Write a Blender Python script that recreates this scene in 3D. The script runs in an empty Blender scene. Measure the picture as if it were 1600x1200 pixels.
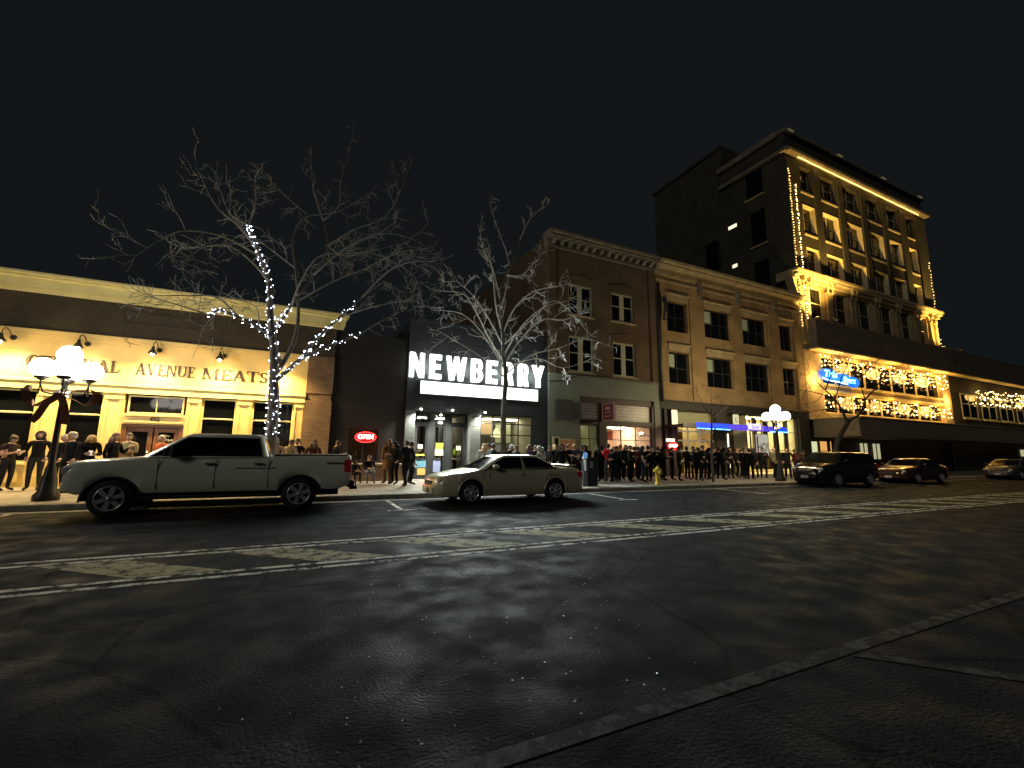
import bpy, bmesh, math, random
from mathutils import Vector, Matrix
R = math.radians
rnd = random.Random(7)
sc = bpy.context.scene
col = sc.collection

# ------------------------------------------------------------------ camera
CAMH = 1.45
F_PX, PITCH, ROLL, YAW = 681.3, .15257, .01312, .446
_f = Vector((math.sin(YAW)*math.cos(PITCH), math.cos(YAW)*math.cos(PITCH), math.sin(PITCH)))
_r = Vector((math.cos(YAW), -math.sin(YAW), 0)); _u = _r.cross(_f)
CR = _r*math.cos(ROLL) + _u*math.sin(ROLL); CU = -_r*math.sin(ROLL) + _u*math.cos(ROLL)
CLOC = Vector((0, 0, CAMH))
cam_d = bpy.data.cameras.new('camera'); cam = bpy.data.objects.new('camera', cam_d); col.objects.link(cam)
m = Matrix((CR, CU, -_f)).transposed().to_4x4(); m.translation = CLOC
cam.matrix_world = m
cam_d.sensor_width = 36; cam_d.lens = F_PX/1600*36
cam_d.clip_start = .05; cam_d.clip_end = 3000
sc.camera = cam

def at(px, py, Y):                      # point of the vertical plane y = Y seen at a photo pixel
    d = _f*F_PX + CR*(px-800) - CU*(py-600)
    return CLOC + d*(Y/d.y)

# ------------------------------------------------------------------ sky, exposure
w = bpy.data.worlds.new('World'); sc.world = w; w.use_nodes = True
nt = w.node_tree; bg = nt.nodes['Background']
bg.inputs[0].default_value = (.0060, .0078, .0086, 1); bg.inputs[1].default_value = 1.0
sc.view_settings.view_transform = 'Standard'; sc.view_settings.look = 'None'
sc.view_settings.exposure = 0; sc.view_settings.gamma = 1
sc.cycles.use_denoising = True
sc.cycles.max_bounces = 6; sc.cycles.diffuse_bounces = 3; sc.cycles.glossy_bounces = 3
sc.cycles.transparent_max_bounces = 12; sc.cycles.caustics_reflective = False; sc.cycles.caustics_refractive = False
sc.cycles.sample_clamp_indirect = 4
fill_sun = bpy.data.lights.new("fill_sun", "SUN"); fill_sun.energy = .24; fill_sun.angle = R(12); fill_sun.color = (1, .93, .8)  # added fill in place of unseen street lamps behind the camera
mo = bpy.data.objects.new('fill_sun', fill_sun); col.objects.link(mo); mo.rotation_euler = Vector((.8, .5, -.38)).to_track_quat("-Z", "Y").to_euler()

# ------------------------------------------------------------------ materials
MATS = {}
def mat(name, c, rough=.7, metal=0., noise=0., nscale=3., bump=0., bscale=40., spec=.5, emit=None, estr=0., sample=True, coat=0.):
    if name in MATS: return MATS[name]
    M = bpy.data.materials.new(name); M.use_nodes = True; MATS[name] = M
    n = M.node_tree; b = n.nodes['Principled BSDF']
    b.inputs['Base Color'].default_value = (*c, 1); b.inputs['Roughness'].default_value = rough
    b.inputs['Metallic'].default_value = metal; b.inputs['Specular IOR Level'].default_value = spec
    b.inputs['Coat Weight'].default_value = coat
    if noise > 0:
        tc = n.nodes.new('ShaderNodeTexCoord'); nz = n.nodes.new('ShaderNodeTexNoise')
        nz.inputs['Scale'].default_value = nscale; nz.inputs['Detail'].default_value = 6
        n.links.new(tc.outputs['Object'], nz.inputs['Vector'])
        rp = n.nodes.new('ShaderNodeValToRGB')
        rp.color_ramp.elements[0].position = .32; rp.color_ramp.elements[1].position = .68
        rp.color_ramp.elements[0].color = (*[v*(1-noise) for v in c], 1)
        rp.color_ramp.elements[1].color = (*[min(1, v*(1+noise)) for v in c], 1)
        n.links.new(nz.outputs['Fac'], rp.inputs[0]); n.links.new(rp.outputs[0], b.inputs['Base Color'])
    if bump > 0:
        tc = n.nodes.new('ShaderNodeTexCoord'); nb = n.nodes.new('ShaderNodeTexNoise')
        nb.inputs['Scale'].default_value = bscale; nb.inputs['Detail'].default_value = 4
        n.links.new(tc.outputs['Object'], nb.inputs['Vector'])
        bp = n.nodes.new('ShaderNodeBump'); bp.inputs['Strength'].default_value = bump; bp.inputs['Distance'].default_value = .02
        n.links.new(nb.outputs['Fac'], bp.inputs['Height']); n.links.new(bp.outputs[0], b.inputs['Normal'])
    if emit:
        b.inputs['Emission Color'].default_value = (*emit, 1); b.inputs['Emission Strength'].default_value = estr
    if not sample: M.cycles.emission_sampling = 'NONE'
    return M
def glow(name, c, s, sample=True):
    return mat(name, (.02, .02, .02), .5, emit=c, estr=s, sample=sample, spec=.2)
def brick(name, c1, c2, mortar, scale=1., bump=.6, soot=.35):
    M = bpy.data.materials.new(name); M.use_nodes = True; MATS[name] = M
    n = M.node_tree; b = n.nodes['Principled BSDF']; b.inputs['Roughness'].default_value = .85
    g = n.nodes.new('ShaderNodeNewGeometry'); s = n.nodes.new('ShaderNodeSeparateXYZ'); a = n.nodes.new('ShaderNodeMath'); a.operation = 'ADD'
    cb = n.nodes.new('ShaderNodeCombineXYZ')
    n.links.new(g.outputs['Position'], s.inputs[0]); n.links.new(s.outputs[0], a.inputs[0]); n.links.new(s.outputs[1], a.inputs[1])
    n.links.new(a.outputs[0], cb.inputs[0]); n.links.new(s.outputs[2], cb.inputs[1])
    bt = n.nodes.new('ShaderNodeTexBrick'); bt.inputs['Scale'].default_value = scale
    bt.inputs['Color1'].default_value = (*c1, 1); bt.inputs['Color2'].default_value = (*c2, 1); bt.inputs['Mortar'].default_value = (*mortar, 1)
    bt.inputs['Brick Width'].default_value = .22; bt.inputs['Row Height'].default_value = .075; bt.inputs['Mortar Size'].default_value = .008
    bt.inputs['Mortar Smooth'].default_value = .3
    n.links.new(cb.outputs[0], bt.inputs['Vector'])
    nz = n.nodes.new('ShaderNodeTexNoise'); nz.inputs['Scale'].default_value = .9; nz.inputs['Detail'].default_value = 7
    n.links.new(g.outputs['Position'], nz.inputs['Vector'])
    rp = n.nodes.new('ShaderNodeValToRGB'); rp.color_ramp.elements[0].position = .35; rp.color_ramp.elements[1].position = .65
    rp.color_ramp.elements[0].color = (1-soot,)*3+(1,); rp.color_ramp.elements[1].color = (1, 1, 1, 1)
    n.links.new(nz.outputs['Fac'], rp.inputs[0])
    mx = n.nodes.new('ShaderNodeMix'); mx.data_type = 'RGBA'; mx.blend_type = 'MULTIPLY'; mx.inputs[0].default_value = 1
    n.links.new(bt.outputs['Color'], mx.inputs[6]); n.links.new(rp.outputs[0], mx.inputs[7]); n.links.new(mx.outputs[2], b.inputs['Base Color'])
    bp = n.nodes.new('ShaderNodeBump'); bp.inputs['Strength'].default_value = bump; bp.inputs['Distance'].default_value = .012; bp.invert = True
    n.links.new(bt.outputs['Fac'], bp.inputs['Height']); n.links.new(bp.outputs[0], b.inputs['Normal'])
    return M
def glass(name, tint=(.9, .95, .95)):
    M = bpy.data.materials.new(name); M.use_nodes = True; MATS[name] = M
    n = M.node_tree; n.nodes.remove(n.nodes['Principled BSDF']); o = n.nodes['Material Output']
    t = n.nodes.new('ShaderNodeBsdfTransparent'); t.inputs[0].default_value = (*tint, 1)
    g = n.nodes.new('ShaderNodeBsdfGlossy'); g.inputs['Roughness'].default_value = .02
    f = n.nodes.new('ShaderNodeFresnel'); f.inputs[0].default_value = 1.5
    x = n.nodes.new('ShaderNodeMixShader'); n.links.new(f.outputs[0], x.inputs[0]); n.links.new(t.outputs[0], x.inputs[1]); n.links.new(g.outputs[0], x.inputs[2])
    n.links.new(x.outputs[0], o.inputs[0]); return M

def asphalt():
    M = bpy.data.materials.new('asphalt'); M.use_nodes = True; MATS['asphalt'] = M
    n = M.node_tree; b = n.nodes['Principled BSDF']; L = n.links.new
    g = n.nodes.new('ShaderNodeNewGeometry')
    def noise(s, d, vec=None):
        z = n.nodes.new('ShaderNodeTexNoise'); z.inputs['Scale'].default_value = s; z.inputs['Detail'].default_value = d
        L(vec or g.outputs['Position'], z.inputs['Vector']); return z
    mp = n.nodes.new('ShaderNodeMapping'); mp.inputs['Scale'].default_value = (.25, 1.6, 1); L(g.outputs['Position'], mp.inputs[0])
    n1 = noise(.55, 8, mp.outputs[0]); n2 = noise(45, 3); n3 = noise(2.2, 6)
    rp = n.nodes.new('ShaderNodeValToRGB'); e = rp.color_ramp.elements
    e[0].position = .3; e[0].color = (.010, .0135, .0165, 1); e[1].position = .72; e[1].color = (.027, .034, .040, 1)
    ad = n.nodes.new('ShaderNodeMath'); ad.operation = 'MULTIPLY_ADD'; ad.inputs[1].default_value = .35; L(n2.outputs['Fac'], ad.inputs[0])
    ml = n.nodes.new('ShaderNodeMath'); ml.operation = 'MULTIPLY'; ml.inputs[1].default_value = .65; L(n1.outputs['Fac'], ml.inputs[0]); L(ml.outputs[0], ad.inputs[2])
    L(ad.outputs[0], rp.inputs[0])
    # cracks
    dn = noise(1.3, 5); mx = n.nodes.new('ShaderNodeMix'); mx.data_type = 'VECTOR'; mx.inputs[0].default_value = .25
    L(g.outputs['Position'], mx.inputs[4]); L(dn.outputs['Color'], mx.inputs[5])
    v = n.nodes.new('ShaderNodeTexVoronoi'); v.feature = 'DISTANCE_TO_EDGE'; v.inputs['Scale'].default_value = .42; L(mx.outputs[1], v.inputs['Vector'])
    cr = n.nodes.new('ShaderNodeValToRGB'); cr.color_ramp.elements[0].position = .002; cr.color_ramp.elements[0].color = (.25, .25, .25, 1)
    cr.color_ramp.elements[1].position = .012; L(v.outputs['Distance'], cr.inputs[0])
    mm = n.nodes.new('ShaderNodeMix'); mm.data_type = 'RGBA'; mm.blend_type = 'MULTIPLY'; mm.inputs[0].default_value = .8
    L(rp.outputs[0], mm.inputs[6]); L(cr.outputs[0], mm.inputs[7]); L(mm.outputs[2], b.inputs['Base Color'])
    rr = n.nodes.new('ShaderNodeMapRange'); rr.inputs[1].default_value = .35; rr.inputs[2].default_value = .65; rr.inputs[3].default_value = .6; rr.inputs[4].default_value = .95
    L(n3.outputs['Fac'], rr.inputs[0]); L(rr.outputs[0], b.inputs['Roughness'])
    b.inputs['Specular IOR Level'].default_value = .05
    bp = n.nodes.new('ShaderNodeBump'); bp.inputs['Strength'].default_value = .85; bp.inputs['Distance'].default_value = .012
    L(n2.outputs['Fac'], bp.inputs['Height'])
    bp2 = n.nodes.new('ShaderNodeBump'); bp2.inputs['Strength'].default_value = .12; bp2.inputs['Distance'].default_value = .03
    L(n3.outputs['Fac'], bp2.inputs['Height']); L(bp.outputs[0], bp2.inputs['Normal']); L(bp2.outputs[0], b.inputs['Normal'])
asphalt()
def road_paint(name, c, wear):
    M = bpy.data.materials.new(name); M.use_nodes = True; MATS[name] = M
    n = M.node_tree; b = n.nodes['Principled BSDF']; L = n.links.new
    g = n.nodes.new('ShaderNodeNewGeometry'); z = n.nodes.new('ShaderNodeTexNoise'); z.inputs['Scale'].default_value = 5; z.inputs['Detail'].default_value = 9; z.inputs['Roughness'].default_value = .75
    L(g.outputs['Position'], z.inputs['Vector'])
    rp = n.nodes.new('ShaderNodeValToRGB'); e = rp.color_ramp.elements
    e[0].position = wear-.02; e[0].color = (.022, .023, .023, 1); e[1].position = wear+.07; e[1].color = (*c, 1)
    L(z.outputs['Fac'], rp.inputs[0]); L(rp.outputs[0], b.inputs['Base Color']); b.inputs['Roughness'].default_value = .8; b.inputs['Specular IOR Level'].default_value = .08
    return M
road_paint('line_white', (.66, .65, .58), .455); road_paint('line_yellow', (.36, .33, .22), .44); road_paint('line_faded', (.075, .08, .075), .49)
def paving():
    M = bpy.data.materials.new('paving'); M.use_nodes = True; MATS['paving'] = M
    n = M.node_tree; b = n.nodes['Principled BSDF']; L = n.links.new
    g = n.nodes.new('ShaderNodeNewGeometry'); bt = n.nodes.new('ShaderNodeTexBrick'); bt.offset = 0
    bt.inputs['Scale'].default_value = 1; bt.inputs['Brick Width'].default_value = 1.5; bt.inputs['Row Height'].default_value = 1.5; bt.inputs['Mortar Size'].default_value = .012
    bt.inputs['Color1'].default_value = (.33, .31, .27, 1); bt.inputs['Color2'].default_value = (.27, .255, .225, 1); bt.inputs['Mortar'].default_value = (.08, .075, .07, 1)
    L(g.outputs['Position'], bt.inputs['Vector'])
    z = n.nodes.new('ShaderNodeTexNoise'); z.inputs['Scale'].default_value = 3; z.inputs['Detail'].default_value = 9; L(g.outputs['Position'], z.inputs['Vector'])
    rp = n.nodes.new('ShaderNodeValToRGB'); rp.color_ramp.elements[0].position = .35; rp.color_ramp.elements[0].color = (.6, .58, .55, 1); rp.color_ramp.elements[1].position = .6
    L(z.outputs['Fac'], rp.inputs[0])
    mx = n.nodes.new('ShaderNodeMix'); mx.data_type = 'RGBA'; mx.blend_type = 'MULTIPLY'; mx.inputs[0].default_value = 1
    L(bt.outputs['Color'], mx.inputs[6]); L(rp.outputs[0], mx.inputs[7]); L(mx.outputs[2], b.inputs['Base Color']); b.inputs['Roughness'].default_value = .75
    bp = n.nodes.new('ShaderNodeBump'); bp.inputs['Strength'].default_value = .3; bp.inputs['Distance'].default_value = .01; L(z.outputs['Fac'], bp.inputs['Height']); L(bp.outputs[0], b.inputs['Normal'])
paving()
mat('kerb', (.25, .24, .22), .8, noise=.3, nscale=4, bump=.3)
brick('brick_brown', (.055, .042, .024), (.036, .028, .017), (.1, .085, .06))
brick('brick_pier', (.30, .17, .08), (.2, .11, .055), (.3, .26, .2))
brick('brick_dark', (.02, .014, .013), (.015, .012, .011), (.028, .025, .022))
brick('brick_red', (.17, .105, .055), (.13, .08, .045), (.15, .125, .09))
brick('brick_buff', (.46, .30, .13), (.40, .25, .105), (.40, .30, .16), bump=.3)
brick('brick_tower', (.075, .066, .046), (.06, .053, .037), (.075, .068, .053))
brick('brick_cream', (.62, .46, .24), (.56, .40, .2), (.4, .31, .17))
mat('cream', (.80, .62, .26), .5, noise=.08, nscale=2, bump=.12, bscale=8)
mat('cream_trim', (.74, .68, .32), .5, noise=.1, nscale=3)
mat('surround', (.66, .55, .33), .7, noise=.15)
mat('stone', (.44, .35, .2), .8, noise=.2, nscale=2, bump=.2)
mat('tower_stone', (.30, .23, .12), .8, noise=.25, nscale=2, bump=.2)
mat('stone_dark', (.2, .17, .13), .85, noise=.25, nscale=2)
mat('grey_paint', (.19, .205, .165), .6, noise=.12, nscale=1.5, bump=.15, bscale=10)
mat('grey_tile', (.12, .135, .13), .35, noise=.12, nscale=2)
mat('black_metal', (.03, .032, .034), .4)
mat('charcoal', (.026, .03, .034), .55, noise=.15, nscale=2)
mat('maroon', (.045, .016, .016), .5)
mat('olive_dark', (.045, .04, .03), .7)
mat('wood', (.16, .07, .03), .45, noise=.3, nscale=6)
mat('sign_letter', (.03, .016, .016), .5)
mat('white_paint', (.6, .6, .52), .5)
mat('window_trim', (.52, .5, .36), .6)
mat('dark_glass', (.005, .006, .007), .06, spec=.3)
glass('clear_glass')
mat('chrome', (.75, .75, .75), .12, 1.0)
mat('rubber', (.012, .012, .012), .75)
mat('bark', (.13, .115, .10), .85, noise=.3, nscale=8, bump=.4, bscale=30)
mat('twig_lit', (.25, .25, .235), .8, noise=.3, nscale=8)  # crown colour lightened to carry the sign's light on the twigs
mat('bark_silhouette', (.025, .02, .016), .9)  # bark blackened so the tree reads as an unlit silhouette
mat('bark_pale', (.34, .33, .3), .8, noise=.3, nscale=8)
mat('iron', (.02, .022, .02), .4)
mat('skin', (.42, .26, .18), .55)
mat('roofing', (.03, .03, .03), .9)
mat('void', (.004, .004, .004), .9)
W_ = lambda c, s: (c, s)

# ------------------------------------------------------------------ mesh helpers
class MB:
    def __init__(self): self.v = []; self.f = []; self.mi = []; self.cur = 0; self.sm = []
        
    def face(self, pts, sm=False):
        i = len(self.v); self.v += [tuple(p) for p in pts]; self.f.append(list(range(i, i+len(pts)))); self.mi.append(self.cur); self.sm.append(sm)
    def add(self, vs, fs, sm=False):
        i = len(self.v); self.v += [tuple(p) for p in vs]
        for f in fs: self.f.append([i+k for k in f]); self.mi.append(self.cur); self.sm.append(sm)
    def box(self, x0, x1, y0, y1, z0, z1, bev=0):
        if x1 < x0: x0, x1 = x1, x0
        if y1 < y0: y0, y1 = y1, y0
        if z1 < z0: z0, z1 = z1, z0
        b = min(bev, (x1-x0)/2.5, (y1-y0)/2.5, (z1-z0)/2.5)
        if b <= 0:
            v = [(x, y, z) for x in (x0, x1) for y in (y0, y1) for z in (z0, z1)]
            self.add(v, [(0, 1, 3, 2), (4, 6, 7, 5), (0, 4, 5, 1), (2, 3, 7, 6), (0, 2, 6, 4), (1, 5, 7, 3)]); return
        # chamfered front/sides: octagonal prism along z with inset caps
        def ring(z, k):
            a, c = k, k+b
            return [(x0+c, y0+a, z), (x1-c, y0+a, z), (x1-a, y0+c, z), (x1-a, y1-c, z), (x1-c, y1-a, z), (x0+c, y1-a, z), (x0+a, y1-c, z), (x0+a, y0+c, z)]
        v = ring(z0, b*.9) + ring(z0+b, 0) + ring(z1-b, 0) + ring(z1, b*.9); f = []
        for r in range(3):
            for k in range(8): f.append((r*8+k, r*8+(k+1) % 8, r*8+8+(k+1) % 8, r*8+8+k))
        f.append(tuple(range(7, -1, -1))); f.append(tuple(range(24, 32)))
        self.add(v, f)
    def prism(self, poly, a0, a1, axis='y'):        # poly in the other two axes (x,z) / (y,z) / (x,y)
        n = len(poly)
        def P(p, a): return {'y': (p[0], a, p[1]), 'x': (a, p[0], p[1]), 'z': (p[0], p[1], a)}[axis]
        v = [P(p, a0) for p in poly] + [P(p, a1) for p in poly]
        f = [tuple(range(n)), tuple(range(2*n-1, n-1, -1))] + [(k, (k+1) % n, n+(k+1) % n, n+k) for k in range(n)]
        self.add(v, f)
    def tube(self, pts, rads, seg=8, cap=True, sm=True):
        pts = [Vector(p) for p in pts]; n = len(pts)
        if not hasattr(rads, '__len__'): rads = [rads]*n
        vs = []; nrm = None
        for i in range(n):
            d = (pts[min(i+1, n-1)] - pts[max(i-1, 0)])
            d = d.normalized() if d.length > 1e-9 else Vector((0, 0, 1))
            if nrm is None: nrm = d.cross(Vector((0, 1, 0)) if abs(d.y) < .9 else Vector((1, 0, 0))).normalized()
            else:
                nrm = (nrm - d*nrm.dot(d)); nrm = nrm.normalized() if nrm.length > 1e-6 else d.orthogonal().normalized()
            b = d.cross(nrm)
            for k in range(seg):
                a = 2*math.pi*k/seg; vs.append(pts[i] + (nrm*math.cos(a) + b*math.sin(a))*rads[i])
        f = [(i*seg+k, i*seg+(k+1) % seg, (i+1)*seg+(k+1) % seg, (i+1)*seg+k) for i in range(n-1) for k in range(seg)]
        if cap: f += [tuple(range(seg-1, -1, -1)), tuple(range((n-1)*seg, n*seg))]
        self.add(vs, f, sm)
    def lathe(self, c, prof, seg=16, sm=True):      # prof: (r, z)
        vs = [(c[0]+r*math.cos(2*math.pi*k/seg), c[1]+r*math.sin(2*math.pi*k/seg), c[2]+z) for r, z in prof for k in range(seg)]
        n = len(prof)
        f = [(i*seg+k, i*seg+(k+1) % seg, (i+1)*seg+(k+1) % seg, (i+1)*seg+k) for i in range(n-1) for k in range(seg)]
        f += [tuple(range(seg-1, -1, -1)), tuple(range((n-1)*seg, n*seg))]
        self.add(vs, f, sm)
    def sphere(self, c, r, seg=12, rings=8, sc_=(1, 1, 1)):
        c = Vector(c); vs = [(c.x, c.y, c.z-r*sc_[2])]
        for i in range(1, rings):
            t = math.pi*i/rings
            for k in range(seg):
                a = 2*math.pi*k/seg; vs.append((c.x+r*sc_[0]*math.sin(t)*math.cos(a), c.y+r*sc_[1]*math.sin(t)*math.sin(a), c.z-r*sc_[2]*math.cos(t)))
        vs.append((c.x, c.y, c.z+r*sc_[2])); L = len(vs)-1
        f = [(0, 1+(k+1) % seg, 1+k) for k in range(seg)]
        for i in range(rings-2): f += [(1+i*seg+k, 1+i*seg+(k+1) % seg, 1+(i+1)*seg+(k+1) % seg, 1+(i+1)*seg+k) for k in range(seg)]
        f += [(L, 1+(rings-2)*seg+k, 1+(rings-2)*seg+(k+1) % seg) for k in range(seg)]
        self.add(vs, f, True)
    def octa(self, c, r):
        x, y, z = c
        self.add([(x-r, y, z), (x+r, y, z), (x, y-r, z), (x, y+r, z), (x, y, z-r), (x, y, z+r)],
                 [(0, 2, 5), (2, 1, 5), (1, 3, 5), (3, 0, 5), (2, 0, 4), (1, 2, 4), (3, 1, 4), (0, 3, 4)], True)
    def wall(self, x0, x1, z0, z1, y, holes, depth=.3, axis='y'):
        """front face with openings and reveals; axis 'y': plane y, reveals to y+depth. axis 'x': plane x (x0.. are y values)"""
        xs = sorted({x0, x1, *[h[0] for h in holes], *[h[1] for h in holes]}); zs = sorted({z0, z1, *[h[2] for h in holes], *[h[3] for h in holes]})
        xs = [x for x in xs if x0 <= x <= x1]; zs = [z for z in zs if z0 <= z <= z1]
        P = (lambda a, d, z: (a, y+d, z)) if axis == 'y' else (lambda a, d, z: (y+d, a, z))
        def inh(a, b, c, d): return any(h[0]-1e-6 <= a and b <= h[1]+1e-6 and h[2]-1e-6 <= c and d <= h[3]+1e-6 for h in holes)
        for i in range(len(xs)-1):
            for j in range(len(zs)-1):
                a, b, c, d = xs[i], xs[i+1], zs[j], zs[j+1]
                if not inh(a, b, c, d): self.face([P(a, 0, c), P(b, 0, c), P(b, 0, d), P(a, 0, d)])
        for a, b, c, d in holes:
            self.face([P(a, 0, c), P(a, 0, d), P(a, depth, d), P(a, depth, c)]); self.face([P(b, 0, c), P(b, depth, c), P(b, depth, d), P(b, 0, d)])
            self.face([P(a, 0, c), P(a, depth, c), P(b, depth, c), P(b, 0, c)]); self.face([P(a, 0, d), P(b, 0, d), P(b, depth, d), P(a, depth, d)])
    def build(self, name, m, parent=None, local=False, **tags):
        """verts in world coordinates unless local; shifted so the object sits under its parent's origin"""
        me = bpy.data.meshes.new(name)
        off = Vector((0, 0, 0))
        if not local:
            if parent:
                p = parent
                while p: off += Vector(p.location); p = p.parent
            else:
                xs = [v[0] for v in self.v]; ys = [v[1] for v in self.v]; zs = [v[2] for v in self.v]
                off = Vector(((min(xs)+max(xs))/2, (min(ys)+max(ys))/2, min(zs)))
        me.from_pydata([Vector(v)-off for v in self.v], [], self.f)
        ms = m if isinstance(m, (list, tuple)) else [m]
        for x in ms: me.materials.append(MATS[x] if isinstance(x, str) else x)
        me.polygons.foreach_set('material_index', self.mi); me.polygons.foreach_set('use_smooth', self.sm); me.update()
        o = bpy.data.objects.new(name, me); col.objects.link(o)
        if parent: o.parent = parent
        elif not local: o.location = off
        for k, v in tags.items(): o[k] = v
        return o
def thing(name, label, cat, loc, group=None, rz=0):
    o = bpy.data.objects.new(name, None); col.objects.link(o); o.empty_display_size = .3
    o.location = loc; o.rotation_euler = (0, 0, rz); o['label'] = label; o['category'] = cat
    if group: o['group'] = group
    return o
def tag(o, label, cat, group=None):
    o['label'] = label; o['category'] = cat
    if group: o['group'] = group
    return o
def part(name, m, parent, fn, local=False):
    b = MB(); fn(b); return b.build(name, m, parent, local)
def boxpart(name, m, parent, *a, bev=0, local=False):
    b = MB(); b.box(*a, bev=bev); return b.build(name, m, parent, local)
def copy_tree(o, parent=None):
    c = o.copy(); col.objects.link(c); c.parent = parent
    for ch in list(o.children): copy_tree(ch, c)
    return c
def light(name, kind, loc, energy, color, parent=None, size=.1, rot=None, spot=None, blend=.5):
    d = bpy.data.lights.new(name, kind); d.energy = energy; d.color = color
    if kind == 'AREA': d.size = size
    else: d.shadow_soft_size = size
    if kind == 'SPOT': d.spot_size = R(spot or 90); d.spot_blend = blend
    o = bpy.data.objects.new(name, d); col.objects.link(o)
    off = Vector((0, 0, 0)); p = parent
    while p: off += Vector(p.location); p = p.parent
    o.location = Vector(loc)-off
    if parent: o.parent = parent
    if rot is not None: o.rotation_euler = Vector(rot).to_track_quat('-Z', 'Y').to_euler()
    return o
def text(body, x, y, z, size, m, parent=None, name='lettering', ext=.01, sx=1., align='CENTER', shear=0., bold=0.):
    """lettering on a wall facing the street (normal -y), centred on x, baseline z"""
    c = bpy.data.curves.new(name, 'FONT'); c.body = body; c.size = size; c.extrude = ext; c.align_x = align; c.shear = shear; c.resolution_u = 3; c.offset = bold
    t = bpy.data.objects.new(name, c); col.objects.link(t)
    dg = bpy.context.evaluated_depsgraph_get(); me = bpy.data.meshes.new_from_object(t.evaluated_get(dg)); bpy.data.objects.remove(t)
    off = Vector((0, 0, 0)); p = parent
    while p: off += Vector(p.location); p = p.parent
    for v in me.vertices: v.co = Vector((v.co.x*sx+x, -v.co.z+y, v.co.y+z)) - off
    me.materials.clear(); me.materials.append(MATS[m] if isinstance(m, str) else m)
    for pl in me.polygons: pl.material_index = 0
    o = bpy.data.objects.new(name, me); col.objects.link(o)
    if parent: o.parent = parent
    return o
def structure(o): o['kind'] = 'structure'; return o
mat('alloy', (.6, .6, .6), .3, metal=.6)
# ================================================================== ground, road, pavement
FY, KY = 19.0, 13.55
b = MB(); b.face([(-300, -200, -.02), (500, -200, -.02), (500, 500, -.02), (-300, 500, -.02)]); structure(b.build('ground', 'roofing'))
b = MB(); b.face([(-60, -14, 0), (160, -14, 0), (160, 13.1, 0), (-60, 13.1, 0)]); structure(b.build('road', 'asphalt'))
b = MB(); b.box(-60, 160, 13.1, 13.4, -.1, .008); structure(b.build('gutter', 'kerb'))
b = MB(); b.box(-60, 160, 13.4, 13.55, -.1, .146, bev=.02); structure(b.build('kerb', 'kerb'))
b = MB(); b.box(-60, 160, 13.55, 40, -.1, .15); structure(b.build('sidewalk', 'paving'))
b = MB()
for y in (6.12, 6.34): b.face([(-60, y-.05, .004), (150, y-.05, .004), (150, y+.05, .004), (-60, y+.05, .004)])
for y in (7.5, 7.72): b.face([(-60, y-.05, .004), (150, y-.05, .004), (150, y+.05, .004), (-60, y+.05, .004)])
o = b.build('median_lines', 'line_white'); structure(o)
b = MB()
for k in range(-8, 40):
    x = -2.75 + 2.03*k
    if k == -1: continue
    j = rnd.uniform(-.08, .08)
    b.face([(x+1.15+j, 6.42, .004), (x+2.05+j, 6.42, .004), (x+.85+j, 7.42, .004), (x+j, 7.42, .004)])
structure(b.build('median_hatching', 'line_yellow'))
b = MB(); b.face([(.4, 2.05, .004), (60, 2.05, .004), (60, 2.17, .004), (.4, 2.17, .004)])
b.face([(3.75, 2.03, .004), (3.9, 2.03, .004), (5.6, .2, .004), (5.45, .2, .004)]); structure(b.build('near_edge_line', 'line_faded'))
b = MB()
for x in (2.35, 9.3, 15.8, 22.3, 28.8, -5.4, 35.3): b.box(x-.05, x+.05, 11.0, 13.08, .001, .004); b.box(x-.35, x+.35, 10.93, 11.0, .001, .004)
structure(b.build('parking_ticks', 'line_white'))
b = MB()
for k in range(340):                    # glinting grit scattered over the carriageway in front of the theatre
    x = rnd.gauss(1.7, .75); y = rnd.uniform(2.2, 5.7); x = x + (y-3.6)*.55; s = rnd.uniform(.002, .0065)
    t = rnd.uniform(0, 6.28); nx, ny = math.cos(t)*s*1.6, math.sin(t)*s*1.6; h = rnd.uniform(.002, .006)
    b.add([(x-nx, y-ny, .001), (x+ny, y-nx, .001), (x+nx, y+ny, .001), (x-ny, y+nx, .001), (x+rnd.uniform(-s, s), y+rnd.uniform(-s, s), h+.002)], [(0, 1, 4), (1, 2, 4), (2, 3, 4), (3, 0, 4)])
o = b.build('road_grit', mat('grit', (.35, .35, .35), .35, spec=.6, metal=.4)); o['kind'] = 'stuff'; o['label'] = 'glinting grit scattered over the dark asphalt'; o['category'] = 'grit'

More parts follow.
